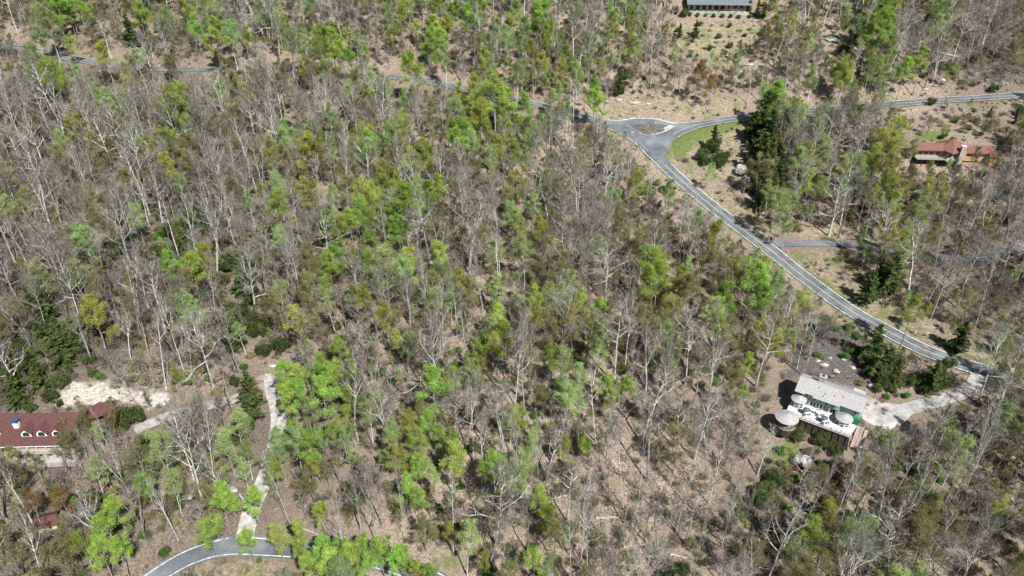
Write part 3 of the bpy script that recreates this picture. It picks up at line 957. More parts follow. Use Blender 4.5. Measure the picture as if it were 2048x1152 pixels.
r.slab([(4.6, -2.0, 3.3), (6.6, 1.5, 3.3), (4.5, 5.5, 3.3), pk], 0.2)
r.slab([(4.5, 5.5, 3.3), (-4.5, 5.6, 3.3), pk], 0.2)
r.build('roof', 'shingle_terracotta', HC)
r = MB(); gable(r, 3.6, 15.4, -2.6, 4.6, 2.36, 4.1); r.build('right_wing_roof', 'shingle_terracotta', HC)
r = MB(); r.slab([(12.6, -5.0, 2.1), (15.6, -5.0, 2.1), (15.6, -2.0, 2.75), (12.6, -2.0, 2.75)], 0.2); r.build('porch_roof', 'shingle_terracotta', HC)
MB().box(12.9, 15.2, -4.4, -1.65, -2.5, 1.85).build('porch_wall', 'siding_orange', HC)
c_ = MB(); c_.slab([(0.5, -4.6, -5), (2.7, -4.6, -5), (2.3, -4.6, 5.6), (1.0, -4.6, 5.6)], 1.3, (0, 1, 0)); cc = c_.build('chimney', 'stone_chimney', HC)
MB().box(0.85, 2.45, -4.75, -3.15, 5.6, 5.85).build('chimney_cap', 'paint_white', cc)
for x in (-12.4, -10.2, -8.0): window(HC, x, -1.0, 0.5, 1.5, 1.5)
window(HC, -5.6, -1.0, 0.1, 1.6, 2.1, name='sliding_door'); window(HC, -1.8, -3.0, 0.3, 1.2, 2.0); window(HC, -0.1, -3.0, 0.3, 0.8, 2.0)
for x in (6, 8.6, 11.0): window(HC, x, -1.6, 0.4, 1.2, 1.3)
dk = MB(); dk.box(-14.2, -4.0, -3.9, -1.03, -0.25, 0.0); dk.build('deck', 'wood_grey', HC)
dk = MB(); dk.box(-3.95, 0.3, -5.2, -3.03, -0.25, 0.0); dk.build('side_deck', 'wood_grey', HC)
railing(HC, [(-14.1, -3.85, 0), (-4.05, -3.85, 0)], 1.0, 'wood_grey'); railing(HC, [(-3.9, -5.1, 0), (0.3, -5.1, 0)], 1.0, 'wood_grey')
for i in range(6): MB().bar((-14 + i * 2, -3.7, -5), (-14 + i * 2, -3.7, -0.26), 0.11, 4).build('deck_post', 'wood_dark', HC)

# --- the long house at the top edge
p = unp(1438, 6, 3.4)
HD = empty('hilltop_house', (p[0], p[1], p[2] - 3.3), R(-3))
tag(HD, "long low house with slate grey roof and shaded porch above the hilltop clearing", "house")
site(HD, -19, 19, -8, 14)
HW = 13.6
MB().box(-HW, HW, 0, 8, -5, 3.1).build('wall', 'siding_tan', HD)
r = MB(); gable(r, -HW - 1, HW + 1, -2.9, 9.0, 3.15, 5.6, yr=3.6); r.build('roof', 'roof_slate', HD)
MB().box(-HW, HW, -2.8, -0.03, -3.5, 0.0).build('porch_floor', 'concrete', HD)
for i in range(11): MB().box(-HW + 0.2 + i * 2.67, -HW + 0.42 + i * 2.67, -2.7, -2.48, 0, 3.0).build('porch_post', 'wood_dark', HD)
for i in range(9): window(HD, -12.2 + i * 2.82, 0, 0.5, 1.7 if i % 3 else 1.1, 2.0, frame='wood_dark' if i < 6 else 'paint_white')
MB().box(4.5, HW, -0.5, -0.03, 0.0, 1.0).build('low_wall', 'siding_tan', HD)
sk = MB(); sk.box(-1.0, 9.0, 4.0, 4.6, 5.2, 5.9); sk.build('skylight', 'paint_white', HD)

# --- the little shed at the bottom left
p = unp(92, 1036, 2.2)
SH = empty('shed', (p[0], p[1], p[2] - 2.6), R(20)); tag(SH, "small garden shed with dark red-brown roof and pale walls among bare trees", "shed")
site(SH, -3, 3, -3, 3)
MB().box(-1.9, 1.9, -1.6, 1.6, -1.0, 1.9).build('wall', 'siding_tan', SH)
r = MB(); gable(r, -2.3, 2.3, -2.2, 2.2, 1.95, 3.2, 0.14); r.build('roof', 'shingle_red', SH)
window(SH, 0.6, -1.6, 0.6, 0.7, 0.8); MB().box(-1.3, -0.5, -1.68, -1.603, -0.6, 1.5).build('door', 'paint_white', SH)


def in_site(x, y, m=0.0):
    for (sx, sy, rz, x0, x1, y0, y1) in SITES:
        dx, dy = x - sx, y - sy
        a = dx * cos(rz) + dy * sin(rz); b = -dx * sin(rz) + dy * cos(rz)
        if x0 - m < a < x1 + m and y0 - m < b < y1 + m: return True
    return False


# ------------------------------------------------------------------ trees: meshes
rs = np.random.RandomState(11)


def unit(v): return v / (np.linalg.norm(v) + 1e-9)


def tubes(polys, sides):
    """polys: list of (points kx3, radii k) -> vertices, quads"""
    V = []; Q = []; b = 0
    for (P, r), n in zip(polys, sides):
        P = np.asarray(P, float); k = len(P)
        T = np.gradient(P, axis=0); T /= (np.linalg.norm(T, axis=1)[:, None] + 1e-9)
        a = np.where(np.abs(T[:, 2:3]) < 0.9, np.array([[0, 0, 1.0]]), np.array([[1.0, 0, 0]]))
        a = np.array([0.31, 0.95, 0.05]) if abs(T[0, 2]) > 0.5 else np.array([0.05, 0.1, 1.0])
        U = np.cross(T, a); U /= (np.linalg.norm(U, axis=1)[:, None] + 1e-9)
        Wv = np.cross(T, U)
        an = 2 * pi * np.arange(n) / n
        ring = P[:, None, :] + (U[:, None, :] * np.cos(an)[None, :, None] + Wv[:, None, :] * np.sin(an)[None, :, None]) * np.asarray(r)[:, None, None]
        V.append(ring.reshape(-1, 3))
        i = np.arange(k - 1)[:, None] * n + np.arange(n)[None, :]
        j = np.arange(k - 1)[:, None] * n + (np.arange(n)[None, :] + 1) % n
        Q.append((b + np.stack([i, j, j + n, i + n], -1)).reshape(-1, 4)); b += k * n
    return np.concatenate(V), np.concatenate(Q)


def prisms(P0, P1, r0, r1):
    """many tapered three-sided twigs at once"""
    n = len(P0); T = P1 - P0; T /= (np.linalg.norm(T, axis=1)[:, None] + 1e-9)
    a = np.tile(np.array([0.2, 0.3, 0.93]), (n, 1)); U = np.cross(T, a); U /= (np.linalg.norm(U, axis=1)[:, None] + 1e-9); Wv = np.cross(T, U)
    V = []
    for P, r in ((P0, r0), (P1, r1)):
        for q in range(3):
            an = 2 * pi * q / 3
            V.append(P + (U * cos(an) + Wv * sin(an)) * np.asarray(r)[:, None])
    V = np.stack(V, 1).reshape(-1, 3)
    b = np.arange(n)[:, None] * 6
    Q = np.concatenate([b + np.array([[q, (q + 1) % 3, 3 + (q + 1) % 3, 3 + q]]) for q in range(3)])
    return V, Q


def leaves(C, size, flat=0.35, rr=None):
    """one small lozenge per centre"""
    n = len(C)
    nrm = rs.normal(size=(n, 3)); nrm[:, 2] = np.abs(nrm[:, 2]) + flat
    nrm /= np.linalg.norm(nrm, axis=1)[:, None]
    a = rs.normal(size=(n, 3)); U = np.cross(nrm, a); U /= (np.linalg.norm(U, axis=1)[:, None] + 1e-9); Wv = np.cross(nrm, U)
    s = (size * rs.uniform(0.6, 1.35, n))[:, None] * 0.5
    V = np.stack([C - U * s, C - Wv * s * 0.7, C + U * s, C + Wv * s * 0.7], 1).reshape(-1, 3)
    Q = np.arange(n * 4).reshape(-1, 4)
    return V, Q


def branch(p, d, L, r, k, up, wob):
    """a limb that bends upwards as it grows"""
    P = [np.array(p, float)]; d = unit(np.array(d, float))
    for i in range(k - 1):
        d = unit(d + np.array([0, 0, up]) / k + rs.normal(size=3) * wob)
        P.append(P[-1] + d * L / (k - 1))
    return np.array(P), np.linspace(r, r * 0.3, k)


def skeleton(H=20.0, cb=0.45, spread=5.5, nl=13, r0=0.27, forks=1, el=(20, 62), wob=0.13, sub=5, subsub=4, up=0.5, kink=0.013):
    polys = []; sides = []; anchors = []
    k = 9
    stems = []
    for f in range(forks):
        hz = H * rs.uniform(0.88, 1.0) if forks > 1 else H * 0.95
        an = rs.uniform(0, 2 * pi); sp = 0 if forks == 1 else rs.uniform(0.10, 0.2) * H
        t = np.linspace(0, 1, k)
        wx = np.cumsum(rs.normal(size=k)) * H * kink; wy = np.cumsum(rs.normal(size=k)) * H * kink
        bend = np.clip(t - (0.12 if forks > 1 else 0.3), 0, 1) ** 1.1
        P = np.stack([(wx - wx[0]) * t + cos(an) * sp * bend, (wy - wy[0]) * t + sin(an) * sp * bend, t * hz - 0.6 * (t == 0)], 1)
        r = r0 * (1 - 0.86 * t) * (1.0 if forks == 1 else 0.8); r[0] *= 1.35
        polys.append((P, r)); sides.append(7); stems.append((P, r, t))
    az = rs.uniform(0, 6.28)
    for (P, r, t) in stems:
        n = nl if forks == 1 else max(5, nl // forks + 1)
        for i in range(n):
            q = i / max(1, n - 1)
            tt = cb + (0.97 - cb) * (q ** 0.85)
            p = np.array([np.interp(tt, t, P[:, c]) for c in range(3)]); rr = float(np.interp(tt, t, r))
            az += 2.4 + rs.normal() * 0.35
            e = R(el[0] + (el[1] - el[0]) * q + rs.uniform(-9, 9))
            L = spread * (1.12 - 0.55 * q) * rs.uniform(0.65, 1.15)
            d = (cos(az) * cos(e), sin(az) * cos(e), sin(e))
            B, br = branch(p, d, L, max(0.045, rr * 0.7), 6, up, wob)
            polys.append((B, br)); sides.append(5)
            for j in range(sub):
                s = 0.3 + 0.7 * (j + rs.uniform(0, 0.8)) / sub; s = min(s, 0.98)
                tq = np.linspace(0, 1, 6)
                bp = np.array([np.interp(s, tq, B[:, c]) for c in range(3)]); bd = unit(B[min(5, int(s * 5) + 1)] - B[int(s * 5)] if int(s * 5) < 5 else B[5] - B[4])
                sd_ = unit(bd + rs.normal(size=3) * 0.62 + np.array([0, 0, 0.15]))
                L2 = L * rs.uniform(0.3, 0.52) * (1.15 - 0.5 * s)
                r2 = max(0.03, float(np.interp(s, tq, br)) * 0.68)
                D, dr = branch(bp, sd_, L2, r2, 4, up * 0.8, wob * 1.2)
                polys.append((D, dr)); sides.append(4)
                for m in range(subsub):
                    s3 = rs.uniform(0.25, 1.0); x = s3 * 3; i0 = min(2, int(x))
                    cp = D[i0] + (D[i0 + 1] - D[i0]) * (x - i0); cd = unit(D[i0 + 1] - D[i0] + rs.normal(size=3) * 0.7 + np.array([0, 0, 0.15]))
                    anchors.append((cp, cd, L2 * rs.uniform(0.35, 0.6)))
                anchors.append((D[-1], unit(D[-1] - D[-2]), L2 * 0.35))
            anchors.append((B[-1], unit(B[-1] - B[-2]), L * 0.2))
    return polys, sides, anchors


def twig_arrays(anchors, per, r):
    A = np.array([a[0] for a in anchors]); D = np.array([a[1] for a in anchors]); L = np.array([a[2] for a in anchors])
    # one twig stem per anchor, then finer ones leaving it
    P0 = [A]; P1 = [A + D * L[:, None]]; R0 = [np.full(len(A), r)]; R1 = [np.full(len(A), r * 0.45)]
    for q in range(per):
        t = rs.uniform(0.1, 1.0, len(A))[:, None]
        s = A + D * L[:, None] * t
        d = D + rs.normal(size=A.shape) * 0.75 + np.array([0, 0, 0.2]); d /= np.linalg.norm(d, axis=1)[:, None]
        P0.append(s); P1.append(s + d * (L * rs.uniform(0.4, 0.95, len(A)))[:, None]); R0.append(np.full(len(A), r * 0.6)); R1.append(np.full(len(A), r * 0.25))
    return np.concatenate(P0), np.concatenate(P1), np.concatenate(R0), np.concatenate(R1)


CLS = {   # class: bark, twig material, leaf material, leaves per anchor, leaf size, twigs per anchor
    'B': ('bark_pale', 'twig_grey', None, 0, 0, 5),
    'D': ('bark_grey', 'twig_grey', None, 0, 0, 5),
    'P': ('bark_grey', 'twig_brown', None, 0, 0, 6),
    'G': ('bark_grey', 'twig_grey', 'leaf_bright', 38, 0.24, 2),
    'g': ('bark_pale', 'twig_grey', 'leaf_pale', 28, 0.2, 4),
    'Y': ('bark_grey', 'twig_grey', 'leaf_yellow', 32, 0.22, 2),
    'O': ('bark_grey', 'twig_brown', 'leaf_olive', 20, 0.2, 4),
    'R': ('bark_grey', 'twig_brown', 'leaf_rust', 14, 0.28, 3),
}
PROTO = {}


def crown_leaves(anchors, per, size, tw):
    A = np.array([a[0] + a[1] * a[2] * 0.5 for a in anchors]); L = np.array([a[2] for a in anchors])
    # leaves gather in clumps: some twigs carry many, some few
    wgt = rs.gamma(1.6, 1 / 1.6, len(A)); cnt = np.maximum(0, np.round(per * wgt)).astype(int)
    C = np.repeat(A, cnt, 0); S = np.repeat(np.clip(L, 0.35, 0.8), cnt)
    C = C + rs.normal(size=C.shape) * S[:, None] * np.array([0.85, 0.85, 0.6])
    return leaves(C, size)


def make_proto(cls, variant):
    bark, twig, leaf, per, size, tw = CLS[cls]
    if cls == 'P':
        polys, sides, an = skeleton(H=9.0, cb=0.22, spread=2.9, nl=9, r0=0.10, forks=[1, 3, 2, 3][variant % 4], el=(35, 72), sub=4, subsub=4, up=0.6)
        tr = 0.022; nom = (9.0, 2.8)
    elif cls in 'BD':
        pr = [dict(cb=0.5, spread=5.2, nl=12), dict(cb=0.38, spread=6.4, nl=13, forks=2), dict(cb=0.62, spread=3.8, nl=9, el=(30, 70)), dict(cb=0.42, spread=6.8, nl=15, wob=0.2),
              dict(cb=0.55, spread=4.6, nl=11, forks=2, el=(30, 70)), dict(cb=0.32, spread=7.2, nl=15, wob=0.22, r0=0.34)][variant % 6]
        pr.setdefault('r0', 0.25)
        polys, sides, an = skeleton(H=20, **pr); tr = 0.023; nom = (20.0, pr['spread'] * 0.95)
    else:
        pr = [dict(cb=0.42, spread=4.6, nl=14), dict(cb=0.5, spread=4.0, nl=13, el=(30, 70)), dict(cb=0.33, spread=5.4, nl=15, wob=0.18), dict(cb=0.4, spread=5.0, nl=14, forks=2),
              dict(cb=0.55, spread=3.6, nl=11, el=(25, 68))][variant % 5]
        pr.setdefault('r0', 0.22)
        polys, sides, an = skeleton(H=18, **pr); tr = 0.024; nom = (18.0, pr['spread'])
    V, Q = tubes(polys, sides)
    trunk = quads_mesh('trunk', V, Q, [bark])
    P0, P1, R0, R1 = twig_arrays(an, tw, tr)
    V1, Q1 = prisms(P0, P1, R0, R1)
    mats = [twig]; mi = np.zeros(len(Q1), int)
    if leaf:
        V2, Q2 = crown_leaves(an, per, size, tw)
        Q2 = Q2 + len(V1); V1 = np.concatenate([V1, V2]); mi = np.concatenate([mi, np.ones(len(Q2), int)]); Q1 = np.concatenate([Q1, Q2]); mats.append(leaf)
    crown = quads_mesh('crown', V1, Q1, mats, mi)
    return trunk, crown, nom


def make_conifer(variant):
    H = 13.0; polys = []; sides = []; C = []
    k = 8; t = np.linspace(0, 1, k)
    polys.append((np.stack([np.cumsum(rs.normal(size=k)) * 0.05, np.cumsum(rs.normal(size=k)) * 0.05, t * H - 0.5 * (t == 0)], 1), 0.22 * (1 - 0.9 * t))); sides.append(6)
    wide = [4.4, 5.2, 2.6, 4.8][variant % 4]; z = H * 0.10; az = 0
    while z < H * 0.98:
        q = z / H
        L = wide * (1 - q) ** 0.75 * rs.uniform(0.6, 1.15) + 0.25
        for w in range(3 if q < 0.8 else 2):
            az += 2.2 + rs.normal() * 0.3; l = L * rs.uniform(0.7, 1.1)
            d = np.array([cos(az), sin(az), 0.12 if q < 0.6 else 0.5])
            B, br = branch((0, 0, z), d, l, 0.05, 5, -0.25, 0.06); polys.append((B, br)); sides.append(3)
            n = int(60 * l)
            s = rs.uniform(0.12, 1, n); x = s * 4; i0 = np.minimum(3, x.astype(int))
            p = B[i0] + (B[i0 + 1] - B[i0]) * (x - i0)[:, None]
            side = np.array([-sin(az), cos(az), 0]); wd = (0.16 + 0.26 * l * (1 - s)) * rs.uniform(-1, 1, n)
            C.append(p + side * wd[:, None] + rs.normal(size=(n, 3)) * np.array([0.09, 0.09, 0.12]) - np.array([0, 0, 0.1]))
        z += rs.uniform(0.28, 0.5)
    V, Q = tubes(polys, sides)
    trunk = quads_mesh('trunk', V, Q, ['bark_dark'])
    V2, Q2 = leaves(np.concatenate(C), 0.34, 0.9)
    return trunk, quads_mesh('crown', V2, Q2, ['leaf_evergreen']), (13.0, wide * 0.62)


def make_bush(mat, variant, H=3.2, Rr=2.2, n=2600, size=0.26, dens=9):
    """a many-stemmed shrub whose leaves sit in uneven clumps round the stems"""
    polys = []; sides = []; C = []
    for i in range(dens):
        az = i * 2.4 + rs.normal() * 0.4; rr = Rr * math.sqrt(rs.uniform(0.03, 1)) * 0.8
        tip = np.array([cos(az) * rr, sin(az) * rr, H * rs.uniform(0.5, 0.95) * (1 - 0.25 * rr / Rr)])
        P = np.array([[cos(az) * 0.15, sin(az) * 0.15, -0.3], tip * [0.45, 0.45, 0.55], tip]); polys.append((P, [0.06, 0.04, 0.02])); sides.append(4)
        m = n // dens; q = rs.normal(size=(m, 3)); q /= np.linalg.norm(q, axis=1)[:, None]
        q *= (rs.uniform(0.35, 1, m) ** 0.5)[:, None] * np.array([Rr * 0.42, Rr * 0.42, H * 0.28]) * rs.uniform(0.75, 1.2)
        C.append(tip + q)
    V, Q = tubes(polys, sides); st = quads_mesh('stems', V, Q, ['bark_dark'])
    C = np.concatenate(C); C[:, 2] = np.maximum(C[:, 2], 0.05)
    V2, Q2 = leaves(C, size, 0.6)
    return st, quads_mesh('crown', V2, Q2, [mat]), (H, Rr)


NVAR = {'B': 11, 'D': 9, 'P': 6, 'G': 7, 'g': 6, 'Y': 5, 'O': 7, 'R': 2}
for c, n in NVAR.items():
    PROTO[c] = [make_proto(c, v) for v in range(n)]
PROTO['E'] = [make_conifer(v) for v in range(4)]
PROTO['e'] = [make_bush('leaf_evergreen', v, 5.5, 3.6, 5200, 0.30, 14) for v in range(3)]       # rounded dark evergreen
PROTO['s'] = [make_bush('leaf_shrub', v, 3.2, 2.2, 2800, 0.24, 9) for v in range(3)]
PROTO['W'] = [make_bush('blossom_white', v, 5.0, 3.0, 3200, 0.32, 16) for v in range(2)]
PROTO['r'] = [make_bush('blossom_red', 0, 1.8, 1.4, 1100, 0.2, 6)]
PROTO['y'] = [make_bush('blossom_yellow', 0, 2.6, 1.6, 1500, 0.24, 7)]
PROTO['l'] = [make_bush('leaf_lilac', 0, 2.4, 1.5, 1300, 0.24, 7)]
PROTO['t'] = [make_bush('leaf_yellow', v, 1.7, 1.5, 1500, 0.2, 6) for v in range(2)]
PROTO['u'] = [make_bush('leaf_olive', v, 1.2, 1.3, 420, 0.22, 7) for v in range(3)]
PROTO['h'] = [make_bush('leaf_shrub', v, 1.9, 1.2, 2600, 0.16, 9) for v in range(2)]

# ------------------------------------------------------------------ where the picture shows open ground, roads and houses (pixels of the photograph)
KEEP = [
    [(1215, 228), (1500, 222), (1500, 252), (1425, 264), (1350, 288), (1340, 318), (1420, 390), (1530, 472), (1548, 500), (1498, 492), (1400, 410), (1300, 335), (1250, 282)],
    [(1572, 520), (1610, 528), (1700, 600), (1800, 675), (1880, 712), (1872, 728), (1760, 678), (1640, 612), (1590, 565)],
    [(1345, 290), (1400, 268), (1490, 255), (1490, 300), (1470, 400), (1430, 372), (1400, 350)],
    [(1580, 500), (1650, 503), (1720, 560), (1770, 620), (1740, 645), (1700, 600), (1640, 545)],
    [(1790, 200), (2048, 182), (2048, 206), (1790, 220)],
    [(50, 92), (140, 108), (270, 128), (270, 141), (130, 124)], [(340, 129), (480, 133), (480, 145), (340, 143)], [(600, 143), (640, 145), (640, 152), (600, 150)],
    [(778, 148), (862, 156), (940, 176), (925, 183), (850, 170), (778, 162)], [(1045, 198), (1100, 210), (1095, 218), (1045, 205)],
    [(1150, 220), (1220, 232), (1220, 248), (1150, 232)],
    [(1535, 742), (1640, 735), (1760, 795), (1800, 805), (1900, 780), (1960, 745), (1975, 762), (1890, 815), (1812, 850), (1750, 862), (1710, 895), (1640, 875), (1530, 855)],
    [(0, 818), (215, 812), (225, 850), (168, 918), (10, 920), (0, 900)],
    [(1818, 282), (1905, 262), (2000, 300), (1998, 345), (1900, 335), (1818, 330)],
    [(1355, 0), (1530, 0), (1530, 38), (1355, 38)], [(1345, 35), (1540, 40), (1490, 100), (1430, 120), (1350, 85)],
    [(112, 812), (125, 772), (160, 758), (250, 768), (335, 788), (330, 806), (240, 815), (170, 822)],
    [(518, 745), (552, 745), (572, 800), (568, 850), (530, 850), (545, 800)], [(500, 990), (540, 965), (525, 1025), (485, 1028)],
    [(305, 1150), (345, 1110), (410, 1085), (590, 1083), (590, 1111), (420, 1116), (345, 1152)],
    [(1640, 700), (1700, 700), (1745, 750), (1700, 765), (1640, 742)],
    [(1215, 195), (1480, 195), (1492, 226), (1220, 230)], [(1600, 482), (1690, 484), (1690, 498), (1600, 494)],
    [(1645, 50), (1665, 50), (1678, 95), (1655, 100)], [(70, 1020), (115, 1020), (115, 1062), (70, 1062)],
]
KEEPB = [(min(p[0] for p in P), max(p[0] for p in P), min(p[1] for p in P), max(p[1] for p in P), P) for P in KEEP]
NOBASE = [  # nothing rooted here
    [(1340, 30), (1560, 35), (1520, 130), (1420, 140), (1350, 100)], [(1385, 265), (1500, 250), (1500, 310), (1440, 440), (1360, 350)],
    [(1240, 243), (1355, 245), (1300, 268)], [(1560, 500), (1700, 500), (1800, 650), (1750, 650)], [(1660, 730), (1830, 760), (1830, 880), (1700, 920), (1540, 880), (1560, 760)],
    [(0, 840), (240, 830), (240, 930), (0, 960)], [(1800, 290), (2020, 290), (2020, 370), (1800, 360)], [(1210, 190), (1480, 190), (1490, 240), (1215, 235)],
    [(1360, 0), (1540, 0), (1540, 50), (1360, 50)],
]


def blocked(px, py):
    for x0, x1, y0, y1, P in KEEPB:
        if x0 <= px <= x1 and y0 <= py <= y1 and inpoly(px, py, P): return True
    return False


GRID = """OGGPEOgBgBBPgGGPGgBgBBE.YOgGPgPP
OggPgOGGBgGgPGPggGBgPP..PB.GPOPP
PGBPOPBOBBGgGPgYgGYBBPPgPPYgGEgE
BPBgBGBPBBgPPBYYGBG.PR.gGgYP....
PBOOBOPOgYBGYPGYgPBg..EEBgBYY..O
BPBEBOOBOOBOYgPBYgBBYggEgYgYOOOB
BPBPBEBBYOGGGgBBgPBOPBBBg.BYYBBB
BPOPEEBEgBGGOOOBOOBOPBYYg.PYYPBB
PBBEPGGEBBGGgOYOOOPBGYOYG..EPPPP
EEOBBBEEgOGYBgOgOgGOYOGGYP..PPPP
EEEOPBPgEYPBgBBGBBGBOOYYYBG.YPPP
EEEOPYgBGGGPPBGYBYgBBBOYO.EE.EYO
EE..EOBEGGGBOGBPYBYgBBBB....OBOO
...OEBBBGGgYYGBgGBBPPBBB...OBBBB
OBOBOOOgBYPPGGOGgYYPB.BBgOOOBBBB
BREYGBgGBBPBGgOBGB.BPB.BEEBBBBBO
BOOGGBgGYYPP.YYBgGB.PB..EOBBOOBO
OOBGOB...GGGG.YBYOBB.EPOOOBOOOBO""".split("\n")
assert all(len(r) == 32 for r in GRID) and len(GRID) == 18

rnd = random.Random(5)
names_ = list(LINES)
INST = []    # (x, y, z, rz, sx, sz, cls, variant, size in px, crown px, forced)


def cdim(cls, v): return PROTO[cls][v][2]


def put_px(px, py, cls, rpx, hmul=1.0, forced=True, frac=0.68):
    v = rnd.randrange(len(PROTO[cls]))
    H0, S0 = cdim(cls, v)
    H = H0
    for _ in range(3):
        p = unp(px, py, frac * H)
        s = F / proj(p)[2]
        sx = (rpx / s) / S0
        H = H0 * min(1.45, max(0.25, sx ** 0.75)) * hmul
    if cls in 'GgYOBDR': H = max(H, min(17, 2.6 * rpx / s))
    p = unp(px, py, frac * H)
    INST.append([p[0], p[1], gz(p[0], p[1]), rnd.uniform(0, 6.28), sx, H / H0, cls, v, H * s, (px, py), True])


